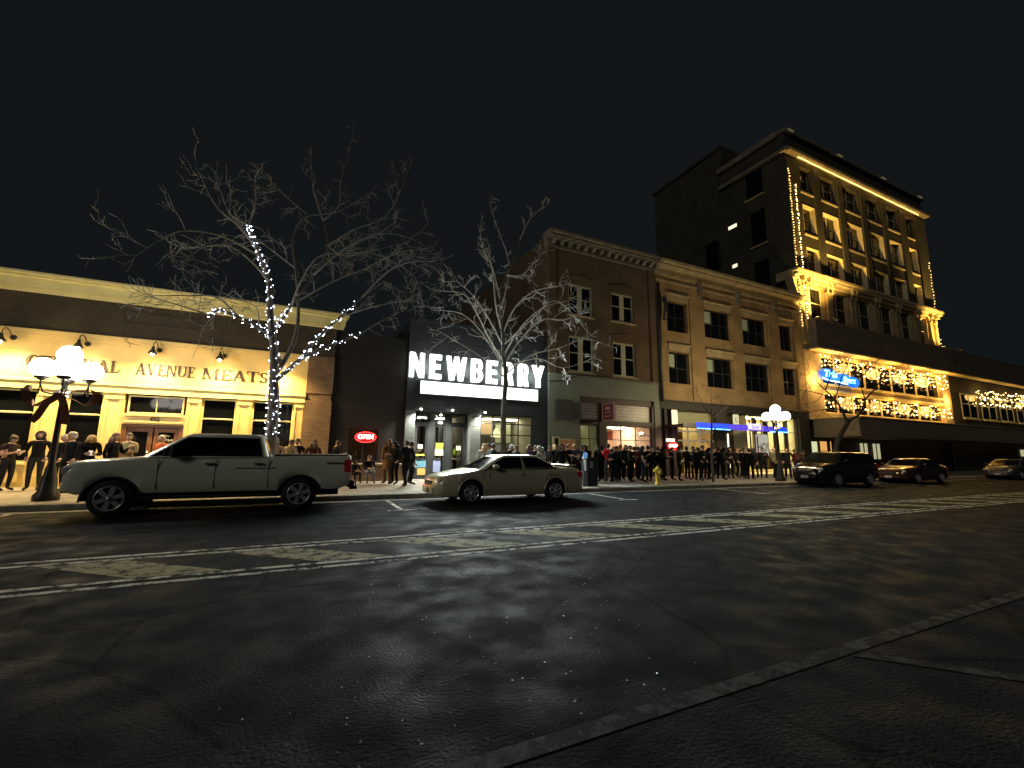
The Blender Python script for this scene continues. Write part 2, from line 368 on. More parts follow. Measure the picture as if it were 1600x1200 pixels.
# ================================================================== window kit
def window(parent, x0, x1, z0, z1, y, frame='black_metal', pane='dark_glass', cols=(), rows=(), fw=.05, sill=None, name='window', d=.06, mw=None):
    mw = mw or fw*.7
    b = MB(); b.box(x0, x0+fw, y, y+d, z0, z1); b.box(x1-fw, x1, y, y+d, z0, z1)
    b.box(x0+fw, x1-fw, y, y+d, z0, z0+fw); b.box(x0+fw, x1-fw, y, y+d, z1-fw, z1)
    for c in cols: b.box(c-mw/2, c+mw/2, y+.004, y+d-.004, z0+fw, z1-fw)
    xs = [x0+fw, *[c for c in cols], x1-fw]
    for r in rows:
        for i in range(len(xs)-1): b.box(xs[i]+(mw/2 if i else 0), xs[i+1]-(mw/2 if i < len(xs)-2 else 0), y+.008, y+d-.008, r-mw/2, r+mw/2)
    f = b.build(name, frame, parent)
    if pane:
        p = MB(); p.face([(x0+fw*.5, y+d*.55, z0+fw*.5), (x1-fw*.5, y+d*.55, z0+fw*.5), (x1-fw*.5, y+d*.55, z1-fw*.5), (x0+fw*.5, y+d*.55, z1-fw*.5)]); p.build('pane', pane, f)
    if sill:
        s = MB(); s.box(x0-.1, x1+.1, y-sill[1], y-.002, z0-sill[0], z0-.003, bev=.015); s.build('sill', sill[2], f)
    return f
def room(parent, x0, x1, y0, y1, z0, z1, m, lcol=(1, .8, .5), ls=3., name='interior', panels=2):
    b = MB()
    b.face([(x0, y1, z0), (x1, y1, z0), (x1, y1, z1), (x0, y1, z1)]); b.face([(x0, y0, z0), (x0, y1, z0), (x0, y1, z1), (x0, y0, z1)])
    b.face([(x1, y0, z0), (x1, y0, z1), (x1, y1, z1), (x1, y1, z0)]); b.face([(x0, y0, z1), (x0, y1, z1), (x1, y1, z1), (x1, y0, z1)]); b.face([(x0, y0, z0), (x1, y0, z0), (x1, y1, z0), (x0, y1, z0)])
    o = b.build(name, m, parent)
    if ls > 0:
        gm = glow('ceiling_lamp_%d_%d' % (int(lcol[1]*100), int(ls*10)), lcol, ls); wd = (x1-x0)/panels
        for k in range(panels):
            c = x0+wd*(k+.5); boxpart('ceiling_lamp', gm, o, c-.35*wd, c+.35*wd, (y0+y1)/2-.35, (y0+y1)/2+.35, z1-.07, z1-.02)
    return o
def shell(parent, x0, x1, y1, z1, m, roof=True, sides=(True, True), y0=None):
    y0 = FY if y0 is None else y0; b = MB()
    if sides[0]: b.face([(x0, y0, .15), (x0, y0, z1), (x0, y1, z1), (x0, y1, .15)])
    if sides[1]: b.face([(x1, y0, .15), (x1, y1, .15), (x1, y1, z1), (x1, y0, z1)])
    b.face([(x0, y1, .15), (x0, y1, z1), (x1, y1, z1), (x1, y1, .15)])
    b.build('side_wall', m, parent)
    if roof:
        b = MB(); b.face([(x0+.02, y0+.3, z1-.4), (x1-.02, y0+.3, z1-.4), (x1-.02, y1-.02, z1-.4), (x0+.02, y1-.02, z1-.4)]); b.build('roof', 'roofing', parent)

# ================================================================== lettering: serif capitals (unit height) built from strokes
def arcband(cx, cz, rx, rz, a0, a1, tk, tn, n=14):
    out = []
    for i in range(n+1):
        a = R(a0+(a1-a0)*i/n); c, s = math.cos(a), math.sin(a); out.append(((cx+rx*c, cz+rz*s), (cx+(rx-tk)*c, cz+(rz-tn)*s)))
    return [[out[i][0], out[i+1][0], out[i+1][1], out[i][1]] for i in range(n)]
def rect(a, b_, c, d): return [(a, c), (b_, c), (b_, d), (a, d)]
def slant(x0, z0, x1, z1, w_): return [(x0-w_/2, z0), (x0+w_/2, z0), (x1+w_/2, z1), (x1-w_/2, z1)]
SER = lambda c, z, w_=.17: rect(c-w_, c+w_, z, z+.05)
SERIF = {
 'C': (.82, arcband(.45, .5, .43, .52, 42, 318, .21, .09, 20) + [[(.70, .62), (.80, .62), (.80, 1.0), (.77, 1.0)], [(.72, .12), (.82, .3), (.80, .32), (.70, .2)]]),
 'E': (.74, [rect(.12, .30, 0, 1), rect(.04, .66, 0, .06), rect(.04, .64, .94, 1), rect(.30, .52, .47, .54), [(.58, .94), (.64, .94), (.64, .74), (.62, .74)], [(.60, .06), (.66, .06), (.70, .28), (.68, .28)], rect(.50, .53, .38, .63)]),
 'N': (.98, [rect(.14, .21, 0, 1), rect(.76, .83, 0, 1), [(.12, 1), (.32, 1), (.83, 0), (.70, 0)], SER(.175, 0, .13), SER(.795, .95, .13), rect(.02, .2, .95, 1)]),
 'T': (.84, [rect(.33, .51, 0, 1), rect(.03, .81, .94, 1), SER(.42, 0), [(.03, .94), (.08, .94), (.05, .72), (.02, .72)], [(.76, .94), (.81, .94), (.82, .72), (.79, .72)]]),
 'R': (.88, [rect(.12, .30, 0, 1), SER(.21, 0), rect(.04, .45, .94, 1), rect(.3, .45, .47, .53)] + arcband(.42, .735, .26, .265, -90, 90, .17, .06) + [[(.40, .5), (.58, .5), (.86, 0), (.66, 0)]]),
 'A': (.92, [slant(.13, 0, .46, 1, .07), slant(.76, 0, .44, 1, .19), rect(.22, .66, .3, .36), SER(.13, 0, .13), SER(.76, 0, .17)]),
 'L': (.74, [rect(.12, .30, 0, 1), rect(.04, .64, 0, .06), SER(.21, .95), [(.60, .06), (.66, .06), (.70, .3), (.67, .3)]]),
 'V': (.90, [slant(.46, 0, .14, 1, .19), slant(.46, 0, .76, 1, .07), SER(.14, .95, .16), SER(.77, .95, .13)]),
 'U': (.94, [rect(.12, .30, .3, 1), rect(.72, .79, .3, 1), SER(.21, .95), SER(.755, .95, .13)] + arcband(.455, .32, .335, .33, 180, 360, .12, .08)),
 'M': (1.12, [rect(.14, .21, 0, 1), rect(.82, 1.0, 0, 1), [(.12, 1), (.30, 1), (.60, 0), (.52, 0)], slant(.56, 0, .86, 1, .07), SER(.175, 0, .13), SER(.91, 0, .17), rect(.03, .2, .95, 1), rect(.9, 1.08, .95, 1)]),
 'S': (.66, arcband(.32, .74, .25, .275, 20, 270, .15, .07) + arcband(.32, .26, .27, .275, -160, 90, .16, .07) + [rect(.53, .57, .72, .98), rect(.06, .10, .02, .28)]),
}
def serif_word(parent, word, x0, x1, z, h, y, m):
    tot = sum(SERIF[c][0] for c in word); s = (x1-x0)/tot; x = x0
    for c in word:
        wd, polys = SERIF[c]; b = MB()
        for j, p in enumerate(polys): b.prism([(x+q[0]*s, z+q[1]*h) for q in p], y-.02-.0007*(j % 9), y+.02)
        b.build('letter', m, parent); x += wd*s

# ================================================================== cream shop, left
SB = thing('shop_building', 'low brick shop with lit cream fascia and cream pilasters at far left', 'building', (-10, FY, .15))
X0, X1 = -22.0, 1.0
shell(SB, X0, X1, 36, 6.95, 'brick_brown')
b = MB(); b.box(X0, X1, FY, FY+.3, 5.12, 6.34); b.box(X0, 0.03, FY+.02, FY+.3, 3.52, 5.12); b.build('frieze', 'brick_brown', SB)
def panel(x0):
    b = MB(); b.box(x0, x0+2.2, FY-.035, FY, 5.62, 5.68); b.box(x0, x0+2.2, FY-.035, FY, 6.0, 6.06); b.box(x0, x0+.06, FY-.035, FY, 5.68, 6.0); b.box(x0+2.14, x0+2.2, FY-.035, FY, 5.68, 6.0)
    b.build('brick_panel', 'brick_brown', SB)
for x in (-5.9, -12.4): panel(x)
b = MB(); b.box(X0, X1+.25, FY-.10, FY-.002, 6.34, 6.50, bev=.02); b.box(X0, X1+.3, FY-.16, FY+.3, 6.5, 6.78); b.box(X0, X1+.36, FY-.26, FY+.3, 6.78, 6.86, bev=.02); b.box(X0, X1+.42, FY-.34, FY+.35, 6.86, 6.97, bev=.02)
b.build('cornice', 'cream_trim', SB)
b = MB(); b.box(X0, .03, FY-.06, FY+.018, 3.55, 5.12); b.box(X0, .05, FY-.16, FY-.061, 5.0, 5.13, bev=.02); b.box(X0, .04, FY-.12, FY-.061, 4.9, 5.0, bev=.015); b.box(X0, .035, FY-.085, FY-.061, 4.84, 4.9); b.build('sign_fascia', 'cream', SB)
b = MB(); b.box(X0, .05, FY-.14, FY+.02, 3.44, 3.548, bev=.02); b.box(X0, .03, FY-.08, FY+.02, 3.22, 3.44); b.build('fascia_trim', 'cream_trim', SB)
bays = [(-20, -17.6), (-17.1, -14.4), (-13.7, -11.0), (-10.3, -7.69), (-6.98, -6.05), (-5.5, -3.77), (-3.33, -2.25), (-1.75, -.34)]
edges = [X0] + [v for bb in bays for v in bb] + [.03]
for i in range(0, len(edges), 2):
    a, c = edges[i], edges[i+1]
    if c-a < .05: continue
    b = MB(); b.box(a, c, FY-.02, FY+.3, .15, 3.22); wd = c-a
    b.box(a+.05*wd, c-.05*wd, FY-.07, FY-.022, .15, .5, bev=.01)
    b.box(a+.1*wd, a+.24*wd, FY-.05, FY-.022, .5, 3.0, bev=.01); b.box(c-.24*wd, c-.1*wd, FY-.05, FY-.022, .5, 3.0, bev=.01)
    b.box(a+.04*wd, c-.04*wd, FY-.075, FY-.022, 3.0, 3.12, bev=.012); b.build('pilaster', 'cream', SB)
for a, c in bays:
    if abs(a+5.5) < .01: continue
    b = MB(); b.box(a, c, FY+.03, FY+.25, .15, .82); b.box(a+.12, c-.12, FY+.0, FY+.028, .3, .7, bev=.01); b.build('stall_riser', 'cream', SB)
    b = MB(); b.box(a, c, FY-.05, FY+.25, .822, .9, bev=.015); b.build('window_ledge', 'cream_trim', SB)
    window(SB, a+.002, c-.002, .9, 3.2, FY+.1, 'cream_trim', 'dark_glass', rows=(2.46,), fw=.06)
    part('awning_roller', 'white_paint', SB, lambda q: q.tube([(a+.1, FY+.06, 2.47), (c-.1, FY+.06, 2.47)], .025, 6))
# doorway with transom and the number
window(SB, -5.42, -3.85, 2.56, 3.18, FY+.05, 'cream_trim', 'dark_glass', cols=(-4.63,), fw=.05, mw=.02, name='transom')
b = MB(); b.box(-5.5, -3.77, FY+.0, FY+.25, 2.2, 2.555); b.box(-5.45, -3.82, FY-.07, FY-.002, 2.46, 2.53, bev=.015); b.box(-5.45, -3.82, FY-.04, FY-.002, 2.24, 2.3, bev=.01); b.build('door_head', 'cream', SB)
text('422', -4.62, FY-.03, 2.31, .19, 'sign_letter', SB, 'house_number', .01, bold=.004)
b = MB(); b.box(-5.5, -5.36, FY+.04, FY+.2, .15, 2.2); b.box(-3.9, -3.77, FY+.04, FY+.2, .15, 2.2); b.box(-5.36, -3.9, FY+.04, FY+.2, 2.09, 2.2); df = b.build('door_frame', 'wood', SB)
for a, c in ((-5.35, -4.65), (-4.61, -3.91)):
    b = MB(); b.box(a, a+.13, FY+.1, FY+.15, .16, 2.08); b.box(c-.13, c, FY+.1, FY+.15, .16, 2.08); b.box(a+.13, c-.13, FY+.1, FY+.15, .16, .5); b.box(a+.13, c-.13, FY+.1, FY+.15, 1.94, 2.08)
    d = b.build('door', 'wood', SB); boxpart('pane', 'dark_glass', d, a+.13, c-.13, FY+.12, FY+.13, .5, 1.94); part('handle', 'chrome', d, lambda q: q.tube([(c-.07 if a < -5 else a+.07, FY+.06, .95), (c-.07 if a < -5 else a+.07, FY+.06, 1.3)], .014, 6))
text('The', -4.26, FY+.112, 1.78, .11, 'white_paint', SB, 'door_lettering', .003, shear=.3)
text('CENTRAL', -4.26, FY+.112, 1.62, .13, 'white_paint', SB, 'door_lettering', .003, sx=.85)
text('MEATS', -4.26, FY+.112, 1.47, .12, 'white_paint', SB, 'door_lettering', .003)
# brick end pier
b = MB(); b.box(.03, 1.0, FY-.06, FY+.3, .15, 3.34); b.box(.06, .97, FY+.0, FY+.3, 3.34, 3.62); b.box(.03, 1.0, FY-.06, FY+.3, 3.62, 5.119); b.build('end_pier', 'brick_pier', SB)
# interior dark filler
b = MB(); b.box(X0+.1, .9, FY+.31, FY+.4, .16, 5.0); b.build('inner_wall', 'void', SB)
SG = thing('fascia_lettering', 'dark serif capitals reading CENTRAL AVENUE MEATS on the cream fascia', 'sign', (-4.7, FY-.08, 3.9))
serif_word(SG, 'CENTRAL', -8.07, -5.72, 3.9, .39, FY-.08, 'sign_letter')
serif_word(SG, 'AVENUE', -5.32, -3.62, 3.9, .39, FY-.08, 'sign_letter')
serif_word(SG, 'MEATS', -3.43, -1.28, 3.9, .39, FY-.08, 'sign_letter')
# gooseneck lamps
gl = glow('bulb_warm', (1, .72, .38), 60, sample=False)
where = ['leftmost, above the start of the lettering', 'partly behind the street lamp globes', 'above the A of AVENUE', 'above the gap before MEATS', 'behind the lit tree trunk', 'beyond the left edge']
for k, x in enumerate((-8.4, -6.62, -4.72, -2.8, -.95, -10.3)):
    t = thing('gooseneck_lamp', 'small dark gooseneck lamp over the cream fascia, '+where[k], 'lamp', (x, FY-.1, 4.75), 'gooseneck lamps over the cream sign')
    b = MB(); b.lathe((0, 0, 0), [(.085, 0), (.085, .02), (.03, .03)], 12); b.v = [(x+v[0]+.0, FY-.16-v[2], 4.78+v[1]) for v in b.v]; b.build('wall_plate', 'iron', t)
    P = [(x, FY-.17, 4.78), (x-.01, FY-.28, 4.86), (x-.02, FY-.42, 4.98), (x-.03, FY-.56, 5.0), (x-.04, FY-.66, 4.92), (x-.04, FY-.68, 4.8)]
    b = MB(); b.tube(P, .014, 6); b.build('arm', 'iron', t)
    b = MB(); c = (x-.04, FY-.69, 4.55); b.lathe(c, [(.135, 0), (.13, .03), (.075, .11), (.045, .17), (.04, .25)], 14); s = b.build('shade', 'iron', t)
    b = MB(); b.sphere((x-.04, FY-.69, 4.535), .05, 8, 6); b.build('bulb', gl, t)
    light('lamp_light', 'SPOT', (x-.04, FY-.72, 4.5), 850, (1, .66, .25), t, .12, rot=(0, .05, -1), spot=165, blend=.9); light('bulb_glow', 'POINT', (x-.04, FY-.95, 4.4), 26, (1, .66, .25), t, .1)

# ================================================================== dark brick shop between, with OPEN sign
DB = thing('corner_shop', 'dark unlit brick shop with a small window holding a red OPEN sign', 'building', (2.5, FY, .15))
shell(DB, 1.02, 4.0, 30, 6.3, 'brick_dark', y0=FY+.35)
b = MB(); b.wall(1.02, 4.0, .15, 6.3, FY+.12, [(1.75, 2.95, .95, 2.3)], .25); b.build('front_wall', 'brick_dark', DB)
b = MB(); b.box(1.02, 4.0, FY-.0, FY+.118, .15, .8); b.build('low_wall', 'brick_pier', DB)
b = MB(); b.box(1.02, 4.0, FY-.08, FY+.118, .802, .88, bev=.02); b.build('ledge', 'stone', DB)
window(DB, 1.75, 2.95, .95, 2.3, FY+.2, 'black_metal', 'clear_glass', cols=(2.35,), fw=.05)
mat('shop_wall', (.25, .2, .12), .8, noise=.4, nscale=3); room(DB, 1.6, 3.2, FY+.37, FY+2.4, .7, 2.6, 'shop_wall', (1, .85, .5), .5, panels=1)
for k in range(9):
    x = 1.85+k*.12; boxpart('shelf_goods', [mat('goods_green', (.1, .4, .1), .5), mat('goods_yellow', (.6, .5, .1), .5), mat('goods_white', (.6, .6, .55), .5)][k % 3], DB, x, x+.08, FY+.6, FY+.7, .95, 1.1+.35*rnd.random())
def neon_text(name, label, body, x, y, z, size, core, halo, loc, e=30, hl=3.5, wid=.8, hei=.34):
    t = thing(name, label, 'neon sign', loc)
    b = MB(); n = 20
    for i in range(n):
        a, c = 2*math.pi*i/n, 2*math.pi*(i+1)/n
        b.tube([(x+wid/2*math.cos(a), y, z+.06+hei/2*math.sin(a)), (x+wid/2*math.cos(c), y, z+.06+hei/2*math.sin(c))], .014, 5)
    b.build('tube_ring', glow(name+'_ring', halo, hl*2.2), t)
    text(body, x, y-.01, z, size, glow(name+'_core', core, e), t, 'tube_lettering', .006, bold=.008)
    boxpart('backing', mat(name+'_back', tuple(.5*c for c in halo), .5, emit=halo, estr=hl*.12), t, x-wid*.44, x+wid*.44, y+.03, y+.045, z-.07, z+.2)
    light('sign_light', 'POINT', (x, y-.2, z), 3, halo, t, .15)
    return t
neon_text('open_sign', 'red neon OPEN sign glowing in the window beside the pickup tailgate', 'OPEN', 2.42, FY+.1, 1.88, .24, (1, .55, .45), (1, .02, .02), (2.42, FY+.1, 1.85), 9, 5, .82, .42)

# ================================================================== theatre
TB = thing('theatre_building', 'dark modern theatre front with glass doors and gridded window', 'building', (7.5, FY, .15))
shell(TB, 4.0, 11.08, 45, 7.2, 'charcoal', y0=FY+.3)
b = MB(); b.wall(4.0, 11.08, 3.2, 7.2, FY, [], .3); b.box(4.0, 11.08, FY+.002, FY+.3, 3.15, 3.2); b.build('upper_wall', 'charcoal', TB)
b = MB()
for z in (3.62, 6.3): b.box(4.0, 11.08, FY-.012, FY-.001, z, z+.02)
for x in (5.75, 7.5, 9.25): b.box(x, x+.015, FY-.012, FY-.001, 3.22, 7.1)
b.box(3.98, 11.1, FY-.06, FY+.35, 7.2, 7.32); b.build('panel_seams', 'black_metal', TB)
for a, c in ((4.0, 4.42), (6.98, 7.48)):
    b = MB()
    for k in range(5): b.box(a, c, FY-.02, FY+.32, .15+.6*k, .15+.6*k+.592)
    b.build('tiled_column', 'grey_tile', TB)
b = MB(); b.box(10.28, 11.08, FY-.02, FY+.3, .15, 3.15); b.build('end_column', 'charcoal', TB)
b = MB(); b.box(7.48, 10.28, FY+.0, FY+.3, .15, .86); b.build('stall_riser', 'charcoal', TB)
boxpart('notice_box', mat('parchment', (.5, .45, .25), .6), TB, 7.5, 8.1, FY-.06, FY-.002, .45, .86)
window(TB, 7.48, 10.28, .86, 3.15, FY+.08, 'black_metal', 'clear_glass', cols=(8.15, 8.82, 9.5), rows=(2.2, 2.72), fw=.06, mw=.05)
b = MB(); b.box(4.42, 6.98, FY+.3, 20.2, 3.16, 3.2); b.build('porch_ceiling', 'charcoal', TB)
b = MB(); b.box(7.08, 7.47, FY+.33, 20.0, .15, 3.15); b.build('porch_wall', 'charcoal', TB)
# doors at the back of the porch
DY = 19.9; DK = .966
b = MB()
for a, c in [(p*DK, q*DK) for p, q in ((4.42, 4.85), (5.42, 5.72), (6.3, 6.58), (7.3, 7.42))]: b.box(a, c, DY, DY+.12, .15, 3.15)
for a, c in [(p*DK, q*DK) for p, q in ((4.85, 5.42), (5.72, 6.3), (6.58, 7.3))]: b.box(a, c, DY+.002, DY+.118, 2.6, 2.72); b.box(a, c, DY+.002, DY+.118, .15, .3)
b.build('door_frame', 'charcoal', TB)
for a, c in [(p*DK, q*DK) for p, q in ((4.85, 5.42), (5.72, 6.3), (6.58, 7.3))]:
    d = window(TB, a+.01, c-.01, .3, 2.6, DY+.03, 'black_metal', 'clear_glass', fw=.07, name='door')
    part('push_bar', 'chrome', d, lambda q: q.tube([(a+.08, DY-.03, 1.05), (c-.08, DY-.03, 1.05)], .016, 6))
    window(TB, a+.01, c-.01, 2.72, 3.14, DY+.03, 'black_metal', 'clear_glass', fw=.03, name='transom')
boxpart('number_plate', 'void', TB, 5.58, 6.03, DY-.02, DY-.002, 2.62, 2.82); text('420', 5.81, DY-.03, 2.66, .16, glow('white_glow', (.95, 1, .95), 3.), TB, 'house_number', .004, bold=.004)
def poster(parent, x0, x1, z0, z1, y, c, e=0., name='poster'):  # e gives the sheet a glow of its own, so it looks lit
    return boxpart(name, mat('paper_%d_%d_%d' % tuple(int(k*99) for k in c), c, .6, emit=c if e else None, estr=e), parent, x0, x1, y, y+.008, z0, z1)
poster(TB, 5.651, 5.989, 1.5, 1.78, DY, (.75, .75, .05)); p = poster(TB, 5.622, 6.009, 1.2, 1.49, DY, (.7, .7, .5)); text('11', 5.81, DY-.003, 1.27, .16, 'void', TB, 'poster_lettering', .002, bold=.006)
poster(TB, 4.811, 5.023, 1.5, 1.7, DY, (.7, .75, .6)); poster(TB, 6.646, 6.859, 1.45, 1.65, DY, (.7, .75, .6)); poster(TB, 4.733, 5.120, 1.18, 1.26, DY, (.7, .75, .1))
poster(TB, 4.714, 5.216, .66, .98, DY+.005, (.12, .3, .4), .25); poster(TB, 5.554, 5.893, .45, .98, DY+.005, (.25, .3, .5), .2); poster(TB, 4.830, 5.197, .33, .62, DY-.01, (.8, .42, .12), .3)  # blue display, blue panel and orange box, made as glowing flat sheets
mat('lobby_wall', (.34, .25, .16), .8, noise=.35, nscale=1.2); mat('gallery_wall', (.45, .42, .3), .8, noise=.5, nscale=.8)
lob = room(TB, 4.2, 7.43, DY+.14, 26, .16, 3.18, 'lobby_wall', (.9, 1, .85), 3.5, panels=3)
for k, x in enumerate((4.75, 5.6, 6.7, 7.1)): boxpart('lobby_column', [mat('pillar_white', (.5, .52, .45), .6), 'charcoal'][k % 2], lob, x, x+.16, 22.4+k*.3, 22.6+k*.3, .16, 3.1)
gal = room(TB, 7.55, 10.9, FY+.35, 24.5, .3, 3.18, 'gallery_wall', (1, .9, .66), 7, panels=3)
for x0, x1, z0, z1, c in ((7.65, 8.5, 2.25, 3.0, (.62, .3, .16)), (8.9, 9.6, 2.3, 3.1, (.6, .42, .22)), (9.75, 10.7, 1.9, 3.0, (.45, .48, .3)), (7.7, 8.3, 1.1, 2.0, (.6, .58, .5)), (9.0, 9.9, 1.0, 1.8, (.65, .65, .62)), (10.0, 10.8, .8, 1.6, (.1, .1, .11))):
    poster(gal, x0, x1, z0, z1, 21.8+.3*((x0*7) % 3), c, .12, 'wall_picture')
b = MB(); b.lathe((9.0, 20.6, 2.15), [(.28, 0), (.25, .08), (.1, .38), (.05, .45)], 14); b.build('pendant_lamp', glow('pendant', (1, .85, .35), 1.6), gal)
for x in (7.9, 8.7, 9.3, 10.1): boxpart('counter_unit', 'charcoal', gal, x, x+.3, 20.4, 20.9, .3, 1.2+.3*(x % 1))
# sign letters
SANS = {
 'N': [rect(0, .29, 0, 1), rect(.71, 1, 0, 1), [(.02, 1), (.33, 1), (.98, 0), (.67, 0)]],
 'E': [rect(0, .42, 0, 1), rect(.42, 1, .80, 1), rect(.42, .92, .41, .6), rect(.42, 1, 0, .2)],
 'W': [[(0, 1), (.2, 1), (.38, 0), (.17, 0)], [(.17, 0), (.38, 0), (.59, 1), (.41, 1)], [(.41, 1), (.59, 1), (.83, 0), (.62, 0)], [(.62, 0), (.83, 0), (1, 1), (.8, 1)]],
 'B': [rect(0, .36, 0, 1), rect(.36, .62, .84, 1), rect(.36, .62, .44, .58), rect(.36, .62, 0, .16)] + arcband(.6, .72, .36, .28, -90, 90, .32, .15, 10) + arcband(.6, .28, .4, .28, -90, 90, .34, .15, 10),
 'R': [rect(0, .36, 0, 1), rect(.36, .6, .84, 1), rect(.36, .6, .42, .57)] + arcband(.58, .71, .4, .29, -90, 90, .34, .15, 10) + [[(.46, .46), (.8, .46), (1.0, 0), (.66, 0)]],
 'Y': [rect(.32, .68, 0, .46), [(0, 1), (.32, 1), (.62, .4), (.32, .4)], [(.68, 1), (1, 1), (.68, .4), (.38, .4)]],
}
NB = thing('theatre_sign', 'large glowing white block letters reading NEWBERRY above the theatre doors', 'sign', (7.5, FY-.12, 4.6))
lw = glow('sign_white', (.93, 1, .95), 4); 
for ch, a, c in zip('NEWBERRY', (4.04, 4.93, 5.7, 6.9, 7.67, 8.5, 9.34, 10.12), (4.68, 5.46, 6.66, 7.47, 8.23, 9.08, 9.9, 10.78)):
    b = MB()
    for j, p in enumerate(SANS[ch]): b.prism([(a+q[0]*(c-a), 4.6+q[1]*1.1) for q in p], FY-.20-.001*j, FY-.09+.001*j)
    b.build('letter', lw, NB)
b = MB()
for z in (4.75, 5.5): b.box(4.05, 10.8, FY-.085, FY-.06, z, z+.03)
for x in (4.4, 6.1, 8.0, 10.4): b.box(x, x+.03, FY-.06, FY-.001, 4.74, 5.54)
b.build('mounting_rail', 'black_metal', NB)
for x, z in ((4.9, 5.15), (6.7, 5.15), (8.5, 5.15), (10.2, 5.15), (5.6, 4.2), (9.4, 4.2)): light('letter_glow', 'POINT', (x, FY-.5, z), 34, (.86, 1, .9), NB, .25)  # added lights imitating the bloom round the letters on the wall
o = light('letter_light', 'AREA', (7.4, FY-.5, 4.9), 750, (.88, 1, .95), NB, 6.0, rot=(0, -1, -.3)); o.data.spread = R(125); o.data.shape = 'RECTANGLE'; o.data.size_y = 1.4
MQ = thing('marquee_light_box', 'long white backlit message box below the theatre letters', 'sign', (7.45, FY-.2, 3.87))
b = MB(); b.box(4.5, 10.4, FY-.3, FY-.01, 3.86, 3.885); b.box(4.5, 10.4, FY-.3, FY-.01, 4.445, 4.47); b.box(4.5, 4.525, FY-.3, FY-.01, 3.885, 4.445); b.box(10.375, 10.4, FY-.3, FY-.01, 3.885, 4.445); b.build('frame', 'black_metal', MQ)
boxpart('lit_panel', glow('panel_white', (.95, 1, .96), 3), MQ, 4.525, 10.375, FY-.28, FY-.02, 3.885, 4.445)
grey_l = glow('faint_letter', (.95, 1, .95), .42, False)
text('BLUE ON GINS  DUI KEL', 4.75, FY-.283, 4.22, .17, grey_l, MQ, 'message', .002, align='LEFT'); text('TOURING AMERICA', 4.8, FY-.283, 3.97, .17, grey_l, MQ, 'message', .002, align='LEFT')
text('SOLD OUT', 9.5, FY-.283, 4.22, .17, grey_l, MQ, 'message', .002); text('TONIGHT', 9.5, FY-.283, 3.97, .17, grey_l, MQ, 'message', .002)
dl = glow('downlight', (1, .95, .8), 40, False)
pos = ['above the left glass door', 'above the middle glass door', 'beside the grey tiled column', 'deeper inside the porch']
for k, (x, y, z) in enumerate(((4.62, FY-.22, 3.25), (6.04, FY-.22, 3.27), (7.62, FY-.22, 3.24), (5.75, FY+.6, 3.1))):
    t = thing('downlight', 'small round bright downlight '+pos[k], 'lamp', (x, y, z), 'downlights along the theatre front')
    b = MB(); b.lathe((x, y, z-.02), [(.07, 0), (.07, .1), (.05, .12)], 12)
    if k < 3: b.tube([(x, y, z+.09), (x, FY-.01, z+.12)], .015, 6)
    b.build('housing', 'black_metal', t); b = MB(); b.sphere((x, y, z-.03), .045, 10, 6); b.build('bulb', dl, t)
    light('lamp_light', 'SPOT', (x, y, z-.08), (620 if k < 3 else 60), (1, .95, .8), t, .05, rot=(0, 0, -1), spot=140, blend=.6)

# ================================================================== three-storey brick building with grey shopfront
CB = thing('brick_building', 'three storey dim red brick building with pale paired windows and bracketed cornice', 'building', (14.8, FY, .15))
x0, x1 = 11.1, 18.5
shell(CB, x0, x1, 40, 12.95, 'brick_red', sides=(True, True))
W3 = [(12.38, 13.98, 8.75, 10.5), (15.28, 16.9, 8.8, 10.5), (12.4, 14.02, 5.63, 7.6), (15.3, 16.95, 5.63, 7.6)]
b = MB(); b.wall(x0, x1, 5.42, 12.3, FY, W3, .28)
for a, c, d, e in W3:        # segmental hood over each window
    n = 8
    for i in range(n):
        t0, t1 = i/n, (i+1)/n; f_ = lambda t: e+.14+.16*math.sin(math.pi*t); X = lambda t: a-.12+(c-a+.24)*t
        b.add([(X(t0), FY-.07, f_(t0)), (X(t1), FY-.07, f_(t1)), (X(t1), FY-.07, f_(t1)+.2), (X(t0), FY-.07, f_(t0)+.2), (X(t0), FY, f_(t0)), (X(t1), FY, f_(t1)), (X(t1), FY, f_(t1)+.2), (X(t0), FY, f_(t0)+.2)],
              [(0, 1, 2, 3), (0, 4, 5, 1), (3, 2, 6, 7)])
b.build('front_wall', 'brick_red', CB)
b = MB()
for x in (x0, x1-.45): b = MB(); b.box(x, x+.45, FY-.12, FY-.002, 5.45, 12.3); b.build('corner_pilaster', 'brick_red', CB)

